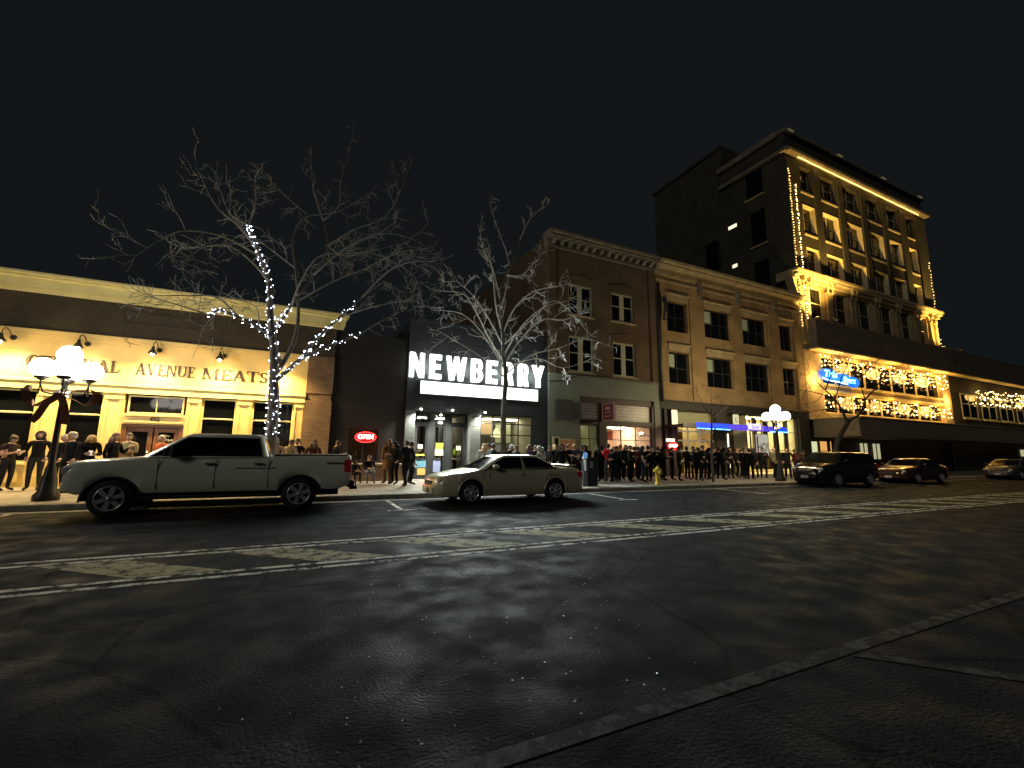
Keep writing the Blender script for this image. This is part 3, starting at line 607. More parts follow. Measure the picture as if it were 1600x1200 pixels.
for a, c, d, e in W3:
    mxx = (a+c)/2
    f = window(CB, a, c, d, e, FY+.12, 'window_trim', 'dark_glass', fw=.11, cols=(mxx,), mw=.3, sill=(.1, .18, 'stone'))
    for s0, s1 in ((a+.11, mxx-.15), (mxx+.15, c-.11)): boxpart('meeting_rail', 'window_trim', f, s0, s1, FY+.135, FY+.165, (d+e)/2+.05, (d+e)/2+.1)
b = MB(); b.box(x0-.05, x1, FY-.12, FY+.3, 12.3, 12.45); b.box(x0-.15, x1, FY-.5, FY+.3, 12.75, 12.9, bev=.03); b.box(x0-.2, x1, FY-.62, FY+.3, 12.9, 13.1, bev=.04); b.box(x0-.05, x1, FY-.08, FY+.3, 12.45, 12.75)
b.build('cornice', 'stone_dark', CB)
for k in range(15):
    x = x0+.15+k*.52; b = MB(); b.add([(x, FY-.13, 12.46), (x+.17, FY-.13, 12.46), (x+.17, FY-.46, 12.64), (x, FY-.46, 12.64), (x, FY-.13, 12.74), (x+.17, FY-.13, 12.74), (x+.17, FY-.46, 12.74), (x, FY-.46, 12.74)], [(0, 3, 2, 1), (0, 4, 7, 3), (1, 2, 6, 5), (3, 7, 6, 2)])
    b.build('cornice_bracket', 'stone_dark', CB)
b = MB(); b.box(x0, x1, FY-.1, FY+.3, 4.35, 5.35); b.box(x0, 12.98, FY-.1, FY+.3, .15, 4.35); b.box(x0, x1+.02, FY-.2, FY+.1, 5.35, 5.43, bev=.02); b.box(18.1, x1, FY-.1, FY+.3, .15, 4.35); b.build('painted_shopfront', 'grey_paint', CB)
b = MB(); b.tube([(x0-.1, FY-.14, 5.0), (11.6, FY-.14, 5.02), (12.1, FY-.14, 5.12), (12.6, FY-.14, 5.32), (13.0, FY-.24, 5.47), (15, FY-.24, 5.47), (18.4, FY-.24, 5.46)], .035, 6); b.build('conduit', 'black_metal', CB)
boxpart('blank_board', mat('board_dark', (.05, .055, .052), .6), CB, 11.5, 12.48, FY-.15, FY-.102, 3.05, 4.1, bev=.01)
b = MB(); b.box(12.98, 18.1, FY+.05, FY+.25, 4.05, 4.35); b.box(12.98, 18.1, FY-.02, FY+.22, 2.9, 3.15); b.box(12.98, 13.06, FY-.02, FY+.2, .15, 4.05); b.box(14.25, 14.75, FY-.06, FY+.22, .15, 4.05); b.box(17.95, 18.1, FY-.04, FY+.2, .15, 4.05); b.box(14.75, 17.95, FY-.01, FY+.2, .15, .6); b.build('shopfront_frame', 'maroon', CB)
def glass_block():
    M = mat('glass_block', (.3, .26, .2), .35); n = M.node_tree; bb = n.nodes['Principled BSDF']
    g = n.nodes.new('ShaderNodeNewGeometry'); s = n.nodes.new('ShaderNodeSeparateXYZ'); cbn = n.nodes.new('ShaderNodeCombineXYZ'); n.links.new(g.outputs['Position'], s.inputs[0]); n.links.new(s.outputs[0], cbn.inputs[0]); n.links.new(s.outputs[2], cbn.inputs[1])
    t = n.nodes.new('ShaderNodeTexBrick'); t.offset = 0; t.inputs['Scale'].default_value = 1; t.inputs['Brick Width'].default_value = .13; t.inputs['Row Height'].default_value = .17; t.inputs['Mortar Size'].default_value = .014
    t.inputs['Color1'].default_value = (.34, .29, .22, 1); t.inputs['Color2'].default_value = (.22, .18, .13, 1); t.inputs['Mortar'].default_value = (.09, .07, .055, 1)
    n.links.new(cbn.outputs[0], t.inputs['Vector']); n.links.new(t.outputs['Color'], bb.inputs['Base Color']); n.links.new(t.outputs['Color'], bb.inputs['Emission Color']); bb.inputs['Emission Strength'].default_value = .12
glass_block()
for a, c in ((13.08, 14.23), (14.78, 17.93)): boxpart('transom', 'glass_block', CB, a, c, FY+.1, FY+.16, 3.16, 4.04)
window(CB, 13.07, 14.24, .2, 2.89, FY+.1, 'maroon', 'clear_glass', cols=(13.7,), rows=(2.15,), fw=.05, name='door')
window(CB, 14.76, 17.94, .6, 2.89, FY+.1, 'maroon', 'clear_glass', cols=(15.8, 16.85), rows=(2.12,), fw=.05)
mat('hall_wall', (.55, .5, .33), .8); mat('salon_wall', (.7, .55, .42), .8, noise=.3, nscale=1.2)
hall = room(CB, 13.0, 14.4, FY+.3, 24, .16, 2.95, 'hall_wall', (.95, 1, .7), 16, panels=1)
boxpart('stair_newel', 'charcoal', hall, 13.35, 13.6, 20.5, 20.7, .2, 2.8); boxpart('stair_newel', 'charcoal', hall, 13.95, 14.2, 21, 21.3, .2, 2.8)
sal = room(CB, 14.6, 18.05, FY+.3, 23, .16, 2.95, 'salon_wall', (1, .8, .6), 22, panels=3)
for k, (a, c, d, e, cc) in enumerate(((14.9, 15.6, 2.3, 2.8, (.4, .2, .12)), (15.7, 16.5, 2.2, 2.7, (.75, .25, .2)), (15.0, 15.5, 1.3, 2.0, (.6, .75, .7)), (16.2, 16.7, 1.2, 1.8, (.8, .45, .5)), (16.9, 17.2, 1.1, 1.9, (.8, .2, .25)), (17.4, 17.9, .6, 1.3, (.6, .5, .3)), (15.6, 16.0, .7, 1.2, (.8, .6, .6)))): poster(sal, a, c, d, e, 20.4+.3*(k % 3), cc, 0, 'wall_picture')
text('Tor', 16.5, FY+.08, 2.35, .26, mat('window_letter', (.18, .06, .03), .5), CB, 'window_lettering', .004); text('Nasan & Tor', 17.38, FY+.08, 2.35, .22, 'window_letter', CB, 'window_lettering', .004, sx=.75, bold=.004)
HS = thing('hanging_sign', 'dark red projecting sign with pale border over the maroon shopfront', 'sign', (14.4, FY-.9, 3.2))
boxpart('board', mat('sign_red', (.12, .02, .025), .5), HS, 14.42, 14.47, FY-1.05, FY-.15, 3.12, 3.98)
b = MB()
for z in (3.08, 3.98): b.box(14.40, 14.49, FY-1.09, FY-.11, z, z+.04)
for y in (FY-1.09, FY-.15): b.box(14.40, 14.49, y, y+.04, 3.12, 3.98)
b.box(14.38, 14.42, FY-.85, FY-.35, 3.3, 3.34); b.box(14.38, 14.42, FY-.85, FY-.35, 3.5, 3.54); b.box(14.38, 14.42, FY-.8, FY-.4, 3.68, 3.8); b.build('border', mat('pale_red', (.4, .22, .2), .5), HS)
part('bracket', 'iron', HS, lambda q: q.tube([(14.45, FY-.05, 4.05), (14.45, FY-1.1, 4.05)], .02, 6))
AT = thing('wall_display_case', 'cream framed display case on the grey wall behind the crowd', 'display case', (12, FY-.2, 1.45))
b = MB(); b.box(11.3, 11.38, FY-.22, FY-.101, 1.4, 2.2); b.box(11.62, 11.7, FY-.22, FY-.101, 1.4, 2.1); b.box(12.52, 12.6, FY-.22, FY-.101, 1.4, 2.1); b.box(11.38, 11.7, FY-.22, FY-.101, 2.12, 2.2); b.box(11.7, 12.6, FY-.22, FY-.101, 2.02, 2.1); b.box(11.3, 12.6, FY-.221, FY-.101, 1.34, 1.4); b.build('frame', mat('case_cream', (.6, .55, .35), .5), AT)
boxpart('backboard', mat('case_picture', (.35, .16, .06), .6, noise=.9, nscale=9, emit=(.5, .2, .08), estr=.15), AT, 11.7, 12.52, FY-.16, FY-.11, 1.4, 2.02)
boxpart('niche', 'void', AT, 11.38, 11.62, FY-.18, FY-.11, 1.4, 2.12)
# ================================================================== buff brick three-storey building
OB = thing('brick_building', 'long buff brick building with four wide bays of dark windows and a blue neon canopy', 'building', (25.5, FY, .15))
x0, x1 = 18.5, 32.6
shell(OB, x0, x1, 40, 12.8, 'brick_buff', sides=(False, True))
bw = [(19.45, 21.15), (22.65, 25.1), (26.25, 28.77), (30.2, 31.67)]
rows_ = [(8.78, 10.7), (5.58, 7.52)]
b = MB(); b.wall(x0, x1, 4.4, 12.3, FY, [(a, c, d, e) for a, c in bw for d, e in rows_], .3)
for xa, xb in ((18.5, 19.3), (21.3, 22.5), (25.25, 26.1), (28.92, 30.05), (31.8, 32.6)): b.box(xa, xb, FY-.08, FY-.002, 4.6, 11.75)
b.build('front_wall', 'brick_buff', OB)
kinds = {(0, 1): (.30, .30), (1, 1): (.5, .2)}
lit = mat('blind_pale', (.35, .4, .25), .6, emit=(.4, .45, .25), estr=.1)
for i, (a, c) in enumerate(bw):
    for j, (d, e) in enumerate(rows_):
        f = window(OB, a, c, d, e, FY+.2, 'black_metal', 'dark_glass', cols=((a+c)/2,) if i in (0, 3) else (a+(c-a)*.33, a+(c-a)*.67), rows=(d+(e-d)*.5,), fw=.07, mw=.07, sill=(.14, .16, 'stone'))
        b = MB(); b.box(a-.02, c+.02, FY-.07, FY-.002, e+.03, e+.35); b.box(a-.12, c+.12, FY-.2, FY-.002, e+.352, e+.47, bev=.03); b.build('lintel', 'stone', f)
        if (i, j) in ((0, 1), (1, 1), (1, 0), (2, 0)): boxpart('blind', lit, f, a+.2, a+.2+(c-a)*.28, FY+.215, FY+.222, d+(e-d)*.5+.06, e-.12)
for x in (22.0, 25.6, 29.4):
    b = MB(); b.box(x, x+.35, FY-.3, FY-.002, 11.6, 12.2, bev=.04); b.box(x+.05, x+.3, FY-.2, FY-.002, 11.3, 11.6, bev=.03); b.build('corbel', 'stone_dark', OB)
b = MB(); b.box(x0, x1, FY-.1, FY-.002, 11.78, 11.95, bev=.02); b.box(x0, x1, FY-.15, FY+.3, 12.2, 12.4); b.box(x0+.02, x1-.02, FY-.62, FY+.3, 12.62, 12.74, bev=.03); b.box(x0+.02, x1-.02, FY-.78, FY+.3, 12.74, 12.98, bev=.05); b.box(x0, x1, FY-.12, FY+.3, 12.4, 12.62); b.build('cornice', 'stone', OB)
b = MB(); b.tube([(18.62, FY-.2, 11.6), (18.62, FY-.2, 4.4)], .09, 8); b.tube([(18.95, FY-.3, 9.3), (19.05, FY-.35, 10.2), (18.95, FY-.3, 10.7)], .12, 6); b.build('downpipe', 'black_metal', OB)
b = MB(); b.box(x0, x1, FY-.12, FY+.3, 4.0, 4.4); b.box(x0, 18.62, FY-.1, FY+.3, .15, 4); b.box(18.84, 18.98, FY-.1, FY+.3, .15, 4.0); b.box(19.36, 19.82, FY-.1, FY+.3, .15, 4.0); b.box(31.4, x1, FY-.1, FY+.3, .15, 4.0); b.box(23.1, 24.1, FY-.08, FY+.3, .15, 4.0); b.box(x0, x1, FY-.2, FY+.1, 4.4, 4.52, bev=.02)
b.build('shopfront', 'olive_dark', OB)
b = MB(); b.box(19.4, 19.78, FY-.16, FY-.102, 3.1, 3.95); b.build('wall_lantern', glow('lantern', (1, .72, .3), 2.2), OB)
b = MB(); b.box(18.98, 19.36, FY+.1, FY+.2, .15, 4.0); b.build('side_door', 'olive_dark', OB)
boxpart('small_sign', glow('small_white', (1, .9, .7), 1.6), OB, 18.86, 19.45, FY-.2, FY-.12, 2.1, 2.28)
neon_text('open_sign', 'red neon OPEN sign glowing between the two brick buildings above the crowd', 'OPEN', 19.2, FY-.3, 1.78, .24, (1, .5, .4), (1, .02, .02), (19.2, FY-.3, 1.75), 9, 6, .75, .4)
light('red_point', 'POINT', (19.1, FY-.6, 1.9), 9, (1, .05, .03), OB, .2)  # red point light in front of the OPEN sign
window(OB, 19.82, 23.1, .3, 3.98, FY+.08, 'olive_dark', 'clear_glass', fw=.05)
b = MB()
for x in (20.75, 21.7): b.box(x-.05, x+.05, FY+.0, FY+.06, 1.0, 3.0)
for z in (1.0, 1.6, 2.2, 2.75): b.box(19.9, 22.9, FY+.002, FY+.058, z-.045, z+.045)
b.build('muntin_grid', glow('muntin_glow', (.75, .6, .35), .35, False), OB)  # muntins given their own glow to look lit
mat('cafe_wall', (.55, .42, .2), .8, noise=.3)
cafe = room(OB, 19.6, 23.6, FY+.3, 24, .16, 4.0, 'cafe_wall', (1, .85, .5), 16, panels=2)
boxpart('ceiling_soffit', mat('plaster_cream', (.6, .55, .33), .7), cafe, 19.85, 23.0, FY+.4, FY+.8, 3.05, 3.95)
boxpart('dark_shelving', mat('cafe_dark', (.1, .05, .025), .6, noise=.5, nscale=4), cafe, 19.85, 22.0, 20.6, 21, .2, 2.95)
poster(cafe, 21.75, 23.0, 1.3, 2.95, FY+.2, (.85, .45, .12), .35); text('II', 22.15, FY+.19, 2.1, .34, 'void', cafe, 'poster_lettering', .003, bold=.01)
# entrance recess
b = MB(); b.face([(24.1, 20.3, .15), (26.4, 20.3, .15), (26.4, 20.3, 4), (24.1, 20.3, 4)]); b.face([(24.1, FY, 4), (24.1, 20.3, 4), (26.4, 20.3, 4), (26.4, FY, 4)]); b.face([(24.1, FY, .15), (24.1, 20.3, .15), (24.1, 20.3, 4), (24.1, FY, 4)]); b.build('entrance_recess', mat('umber', (.11, .085, .04), .8, noise=.3), OB)
boxpart('lit_jamb', glow('jamb', (1, .9, .65), 1.6), OB, 24.0, 24.1, FY-.12, FY-.082, .6, 2.7)
window(OB, 26.4, 31.4, .5, 3.98, FY+.08, 'olive_dark', 'clear_glass', cols=(27.6, 28.8, 30.1), rows=(1.72, 2.95), fw=.07, mw=.04)
mat('bright_wall', (.75, .65, .4), .8)
bar = room(OB, 26.42, 31.38, FY+.3, 21.5, .16, 4.0, 'bright_wall', (1, .9, .58), 24, panels=3)
for x in (27.2, 28.3, 29.4, 30.5): boxpart('curtain', mat('curtain', (.7, .6, .33), .8, noise=.15, nscale=5), bar, x, x+.5, FY+.5, FY+.55, .5, 3.9)
for x in (27.7, 28.9, 30.2): boxpart('lower_screen', mat('screen_tan', (.5, .38, .2), .8, noise=.2), bar, x-.4, x+.6, FY+.35, FY+.4, .5, 1.6)
P = boxpart('poster', glow('poster_white', (.9, .85, .7), .5, False), OB, 26.75, 28.0, FY-.03, FY-.02, 1.35, 2.75)  # paper given a glow so it looks lit
b = MB(); b.box(26.68, 28.07, FY-.035, FY-.0, 2.75, 2.8); b.box(28.0, 28.05, FY-.035, FY-.0, 1.35, 2.75); b.box(26.7, 26.75, FY-.035, FY-.0, 1.35, 2.75); b.build('poster_frame', 'olive_dark', OB)
text('HO!', 27.42, FY-.04, 1.65, .8, 'void', OB, 'poster_lettering', .003, sx=.75)
boxpart('poster_figure', mat('poster_red', (.7, .12, .05), .6), OB, 26.85, 26.98, FY-.04, FY-.032, 1.5, 2.6)
# neon canopy
CN = thing('entrance_canopy', 'flat canopy edged in blue and violet neon over the buff building entrance', 'canopy', (23.5, 17.5, 2.8))
b = MB(); b.box(18.7, 27.6, 17.5, FY-.1, 2.95, 3.05); b.box(18.7, 19.7, 17.42, 17.5, 2.86, 3.12); b.build('deck', 'black_metal', CN)
def grad(i, n):
    return [('neon_blue', (.01, .06, 1), 1.5), ('neon_indigo', (.12, .07, .9), .9), ('neon_violet', (.35, .2, .9), .8), ('neon_indigo', (.12, .07, .9), .9), ('neon_blue', (.01, .06, 1), 1.5)][i]
xs = [19.7, 22.4, 23.9, 25.4, 26.4, 27.6]
for i in range(5):
    nm, cc, ss = grad(i, 5); boxpart('fascia_panel', glow(nm, cc, ss), CN, xs[i], xs[i+1]-.01, 17.42, 17.5, 2.84, 3.16)
boxpart('script_panel', glow('neon_lilac', (.7, .6, 1), 1.6), CN, 23.95, 25.05, 17.36, 17.41, 2.92, 3.26)
text('Scovi', 24.5, 17.35, 2.97, .3, 'void', CN, 'script_lettering', .004, shear=.3)
for a, c in ((19.72, 21.0), (21.2, 21.75), (21.85, 22.35), (25.9, 26.5), (26.7, 27.6)):
    part('neon_tube', glow('neon_cyan', (.1, .45, 1), 7), CN, lambda q: q.tube([(a, 17.38, 2.83), (c, 17.38, 2.83)], .022, 6))
LS = thing('hanging_sign', 'small lit cream blade sign above the blue canopy', 'sign', (23.9, 18.2, 3.2))
b = MB(); b.box(23.75, 24.25, 18.2, 18.26, 3.25, 3.85, bev=.02); b.build('board', glow('blade_cream', (.9, .85, .5), .8), LS); text('L', 24.0, 18.195, 3.38, .4, 'void', LS, 'lettering', .003)
part('bracket', 'iron', LS, lambda q: (q.tube([(24, 18.23, 3.85), (24, 18.23, 4.15), (24, FY-.1, 4.2)], .02, 6), q.lathe((24, 18.23, 3.86), [(.1, 0), (.05, .1), (.02, .12)], 8)))

# ================================================================== tower hotel
TW = thing('tower_building', 'tall corner block edged with golden string lights and uplit from a dark ledge', 'building', (43.5, FY, .15))
x0, x1, ZT = 32.6, 54.5, 26.8
cols6 = [(34.35, 36.0), (37.0, 39.3), (40.3, 42.8), (43.8, 46.3), (47.2, 49.5), (50.75, 52.3)]
rws = [(22.55, 24.5), (18.95, 21.15), (15.62, 17.52)]
H = [(a, c, d, e) for a, c in cols6 for d, e in rws]
b = MB(); b.wall(x0, x1, 15.3, ZT, FY, H, .45)
for xa, xb in [(32.6, 34.1)]+[(cols6[i][1]+.12, cols6[i+1][0]-.12) for i in range(5)]+[(52.5, 54.5)]: b.box(xa, xb, FY-.12, FY-.002, 15.4, 24.7)
b.build('front_wall', 'brick_tower', TW)
side = [(20.9, 22.4, 22.7, 25.4), (20.9, 22.2, 18.4, 21.4), (23.45, 24.35, 20.95, 21.32), (23.65, 24.2, 17.35, 17.7), (25.5, 26.8, 18.4, 20.6), (20.9, 22.2, 14.3, 17.0)]
b = MB(); b.wall(FY, 24.9, 12.5, ZT, x0, side, .3, axis='x'); b.face([(x1, FY, 12), (x1, 40, 12), (x1, 40, ZT), (x1, FY, ZT)]); b.face([(x0, 24.9, 12), (x0, 24.9, ZT), (x1, 24.9, ZT), (x1, 24.9, 12)])
b.face([(x0, FY, .15), (x0, FY, 12.5), (x0, 40, 12.5), (x0, 40, .15)])
b.build('side_wall', 'brick_tower', TW)
for k, (a, c, d, e) in enumerate(side):
    if k in (2, 3): boxpart('lit_window', glow('lit_window', (1, .85, .55), 1.6), TW, x0+.12, x0+.16, a, c, d, e)
    else: boxpart('side_window', 'dark_glass', TW, x0+.12, x0+.16, a, c, d, e); boxpart('side_sill', 'stone', TW, x0-.12, x0-.002, a-.1, c+.1, d-.15, d-.01) if k != 4 else None
b = MB(); b.box(x0+.6, x0+14, 24.95, 33.5, 12.6, 29.6); b.box(x0+.45, x0+14.2, 24.93, 33.7, 29.62, 29.9); b.build('rear_wing', 'brick_tower', TW)
b = MB(); b.face([(x0, FY, ZT-.4), (x1, FY, ZT-.4), (x1, 24.9, ZT-.4), (x0, 24.9, ZT-.4)]); b.build('roof', 'roofing', TW)
for a, c in cols6:
    for d, e in rws:
        f = window(TW, a, c, d, e, FY+.33, 'window_trim', 'dark_glass', cols=((a+c)/2,) if c-a > 1.8 else (), fw=.06, mw=.1, sill=(.12, .16, 'surround'))
        sb_ = MB(); sb_.box(a+.003, c-.003, FY-.03, FY+.325, e-.05, e-.003); sb_.box(c-.05, c-.003, FY-.03, FY+.325, d+.003, e-.05); sb_.box(a+.003, a+.05, FY-.03, FY+.325, d+.003, e-.05); sb_.build('surround', 'surround' if d < 22 else 'brick_tower', f)  # top-row surrounds take the dark brick so they look unlit
        boxpart('apron', 'surround', f, a-.02, c+.02, FY-.07, FY-.003, d-.45, d-.3); boxpart('meeting_rail', 'window_trim', f, a+.06, c-.06, FY+.32, FY+.328, (d+e)/2, (d+e)/2+.06)
# attic, cornices
b = MB(); b.box(x0-.1, x1+.1, FY-.55, FY-.002, 24.95, 25.25, bev=.04); b.box(x0-.05, x1+.05, FY-.35, FY-.002, 25.25, 25.45, bev=.03); b.box(x0-.1, x1+.1, FY-.3, FY+.3, ZT, ZT+.25, bev=.03)
b.box(x0-.3, x0-.002, FY-.3, 24.9, 25.0, 25.3); b.box(x0-.3, x0-.101, FY+.3, 24.9, ZT-.2, ZT+.25); b.build('cornice', 'stone_dark', TW)
b = MB(); b.box(x0-.45, x1+.3, FY-.52, FY-.13, 15.0, 15.25, bev=.04); b.box(x0-.3, x1+.2, FY-.42, FY-.13, 14.78, 15.0, bev=.03); b.box(x0-.35, x1+.2, FY-.2, FY-.003, 14.55, 14.78)
b.box(x0-.45, x0-.001, FY-.12, FY+1.2, 14.55, 15.25, bev=.04); b.prism([(x0-.42, 14.55), (x0-.001, 14.55), (x0-.001, 13.4), (x0-.2, 13.9), (x0-.35, 14.2)], FY-.1, FY+.5); b.build('ledge_cornice', 'stone', TW)
for x in (32.9, 33.75, 36.1, 36.75, 39.4, 40.0, 42.9, 43.5, 46.4, 46.95, 49.7, 50.3, 52.5, 53.4):
    b = MB(); b.box(x, x+.3, FY-.45, FY-.21, 14.3, 14.77, bev=.05); b.box(x+.04, x+.26, FY-.33, FY-.21, 13.95, 14.3, bev=.04); b.build('console', 'tower_stone', TW)
H2 = [(a-.1, c+.1, 11.4, 14.35) for a, c in cols6]
b = MB(); b.wall(x0, x1, 9.2, 15.3, FY+.004, H2, .35); b.build('lower_wall', 'tower_stone', TW)
for a, c in cols6:
    window(TW, a-.1, c+.1, 11.4, 14.35, FY+.25, 'window_trim', 'dark_glass', cols=((a+c)/2,) if c-a > 1.8 else (), rows=(13.1,), fw=.08)
for xa in (32.75, 33.55, 36.2, 36.62, 39.5, 40.0, 43.0, 43.4, 46.5, 46.8, 49.8, 50.25, 52.6, 53.6):
    b = MB(); b.box(xa, xa+.32, FY-.2, FY-.0, 9.6, 13.9); b.box(xa-.05, xa+.37, FY-.25, FY-.0, 13.902, 14.1, bev=.03); b.build('pilaster', 'tower_stone', TW)
for k, x in enumerate((32.7, 39.4, 46.4, 53.1)):
    b = MB(); b.box(x+.1, x+.8, FY-.42, FY-.301, 26.86, 26.96); b.build('parapet_ornament', mat('ornament', (.4, .36, .28), .7, emit=(.5, .42, .25), estr=.09), TW)  # faint glow put into the ornaments so they look lit
# dark projecting ledge
b = MB(); b.box(33.3, 78, 18.25, FY-.201, 9.35, 11.3); b.box(33.25, 78, 18.2, FY-.201, 11.302, 11.42, bev=.02); b.box(33.25, 78, 18.2, FY-.15, 9.2, 9.348, bev=.02); b.build('ledge_box', mat('ledge_brown', (.12, .10, .08), .8, noise=.2), TW)
b = MB(); b.box(33.3, 78, 18.22, 18.9, 9.12, 9.198); b.build('soffit', 'cream', TW)
# first floor behind the lights
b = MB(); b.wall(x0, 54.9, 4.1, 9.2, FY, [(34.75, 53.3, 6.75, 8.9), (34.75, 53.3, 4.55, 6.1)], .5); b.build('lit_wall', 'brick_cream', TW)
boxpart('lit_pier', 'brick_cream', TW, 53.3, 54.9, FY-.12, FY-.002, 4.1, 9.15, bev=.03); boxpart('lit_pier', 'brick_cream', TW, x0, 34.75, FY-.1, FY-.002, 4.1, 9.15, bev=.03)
for z0, z1 in ((6.75, 8.9), (4.55, 6.1)):
    for k in range(9):
        a = 34.75+18.55*k/9; c = 34.75+18.55*(k+1)/9
        window(TW, a, c, z0, z1, FY+.15, 'cream', 'dark_glass', fw=.1)
b = MB(); b.box(34.75, 53.3, FY-.15, FY-.002, 6.1, 6.3, bev=.03); b.box(34.75, 53.3, FY-.2, FY-.002, 6.6, 6.75, bev=.03); b.box(x0, 55, FY-.25, FY-.126, 3.98, 4.1); b.build('string_course', 'cream', TW)
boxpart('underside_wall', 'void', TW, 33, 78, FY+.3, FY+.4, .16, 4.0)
# street canopy
SC = thing('street_canopy', 'deep flat pale canopy slab over the pavement below the tower', 'canopy', (50, 16, 2.8))
b = MB(); b.box(33.0, 80, 16.0, 18.9, 2.85, 3.9, bev=.03); b.box(32.95, 80, 15.93, 18.9, 3.9, 4.02, bev=.03); b.box(32.95, 80, 15.95, 18.9, 2.72, 2.85, bev=.02); b.build('slab', mat('canopy_tan', (.20, .16, .11), .75, noise=.15), SC)
# shop lights under the canopy
for nm, a, c, z0, z1, cc, ee in (('lit_doorway', 33.9, 34.9, .4, 2.5, (1, .5, .12), .9), ('lit_doorway', 35.15, 35.45, .6, 2.5, (1, .5, .12), .8)):
    f = window(TW, a, c, z0, z1, FY+.1, 'maroon', glow('amber_pane', (1, .5, .14), .8), rows=(1.75,), fw=.06, name=nm)
for k, x in enumerate((39.2, 39.8, 41.0, 41.6)): boxpart('lit_blind', glow('blind_glow', (.8, .75, .45), .55, False), TW, x, x+.35, FY+.1, FY+.14, 1.2, 2.4)
boxpart('far_window', glow('blind_glow', (.8, .75, .45), .55, False), TW, 70, 76, FY+.1, FY+.14, 1.6, 2.3)
boxpart('lit_door', glow('door_pale', (.75, .8, .45), .9), TW, 32.75, 33.4, FY-.02, FY-.0+.01, .3, 2.4)
# next building along
NX = thing('far_shop_building', 'low shop at the far right behind strings of golden lights', 'building', (66, FY, 4))
b = MB(); b.box(54.95, 80, FY+.2, FY+12, .15, 9.1); b.build('wall', 'brick_tower', NX)
for k in range(5):
    window(NX, 57.5+4.4*k, 60.9+4.4*k, 5.2, 7.6, FY+.08, 'window_trim', 'dark_glass', cols=(59.2+4.4*k,), rows=(6.6,), fw=.1, sill=(.15, .15, 'cream'))

# ================================================================== string lights
bulbmat = glow('bulb_gold', (1, .58, .15), 6, False); bulbhot = glow('bulb_gold_hot', (1, .72, .32), 13, False); bulbcool = glow('bulb_cool', (.72, .78, 1), 12, False)
def light_string(name, label, group, pts, r, mats, wire='iron', wr=.012, cat='string lights'):
    c = sum((Vector(p) for p in pts), Vector())/len(pts)
    t = thing(name, label, cat, c, group)
    b = MB(); b.tube(pts, wr, 3, sm=False); b.build('wire', wire, t)
    base = {}
    for k, p in enumerate(pts[:100]):
        m = mats[k % len(mats)]
        if m.name not in base:
            q = MB(); q.octa((0, 0, 0), r)
            me = bpy.data.meshes.new('bulb'); me.from_pydata(q.v, [], q.f); me.materials.append(m); base[m.name] = me
        o = bpy.data.objects.new('bulb', base[m.name]); col.objects.link(o); o.parent = t; o.location = Vector(p)-c; s = rnd.uniform(.8, 1.25); o.scale = (s, s, s)
    return t
def jit(p, a): return (p[0]+rnd.uniform(-a, a), p[1]+rnd.uniform(-a, a), p[2]+rnd.uniform(-a, a))
G = 'golden string lights on the tower'
light_string('string_lights', 'outer vertical strand of golden bulbs up the left corner of the tower', G, [jit((32.72, FY-.16, 10.9+.215*k), .04) for k in range(60)], .045, [bulbmat])
light_string('string_lights', 'inner vertical strand of golden bulbs beside the left corner strand of the tower', G, [jit((33.45, FY-.16, 11.0+.2*k), .04) for k in range(58)], .05, [bulbmat, bulbhot])
light_string('string_lights', 'vertical strand of dim golden bulbs on the right edge of the tower', G, [jit((54.1, FY-.16, 10.9+.3*k), .06) for k in range(32)], .05, [glow('bulb_dim', (1, .6, .2), 4, False)])
rp = thing('rope_light', 'straight golden rope light under the top cornice of the tower', 'rope light', (43, FY-.3, 24.85))
part('rope', glow('rope_gold', (1, .55, .13), 5), rp, lambda q: q.tube([(33.9+.95*k, FY-.3, 24.86+.02*(k % 2)) for k in range(21)], .035, 6))
n = 0
rowsL = [('upper', 8.85, 0), ('upper', 8.55, 1), ('upper', 8.2, 2), ('upper', 7.8, 3), ('lower', 5.85, 0), ('lower', 5.5, 1), ('lower', 5.15, 2)]
nm4 = ['topmost', 'second from the top', 'third from the top', 'lowest']; nm3 = ['topmost', 'middle', 'lowest']
for wh, z, i in rowsL:
    pts = []; N = 62
    for k in range(N):
        t = k/(N-1); x = 34.4+19.2*t
        if wh == 'upper' and z < 8.0 and x < 39.5: continue
        pts.append(jit((x, FY-.3-.08*(k % 3), z-.22*abs(math.sin(t*math.pi*6+i))), .06))
    lab = 'golden bulb strand by the %s lit windows, %s of the %s' % (wh, (nm4 if wh == 'upper' else nm3)[i], {'upper': 'four', 'lower': 'three'}[wh])
    light_string('string_lights', lab, 'golden strands across the lit first floor', pts, .062, [bulbmat, bulbhot, bulbmat, glow('bulb_orange', (1, .35, .06), 3, False), glow('bulb_amber', (1, .4, .08), 5, False)])
for i, z in enumerate((7.9, 7.4, 6.8)):
    pts = [jit((60+.42*k, FY-.3, z+.012*k-.2*abs(math.sin(k*.4))), .15) for k in range(44)]
    light_string('string_lights', 'tangled golden bulb strand on the far right building, '+nm3[i]+' of three', 'golden strands on the far right building', pts, .06, [bulbmat, bulbhot])
amber = (1, .58, .14)
for x in (35.5, 39.5, 44, 48.5, 52.5):
    for z, e in ((8.4, 190), (5.6, 120)): light('string_glow', 'POINT', (x, FY-.55, z), e, amber, TW, .5)
for x in (62, 68, 74): light('string_glow', 'POINT', (x, FY-.5, 7.6), 70, amber, NX, .5)
light('pier_glow', 'POINT', (33.6, FY-.5, 6.9), 260, amber, TW, .3)
light('pier_glow', 'POINT', (53.9, FY-.5, 6.6), 200, amber, TW, .3)
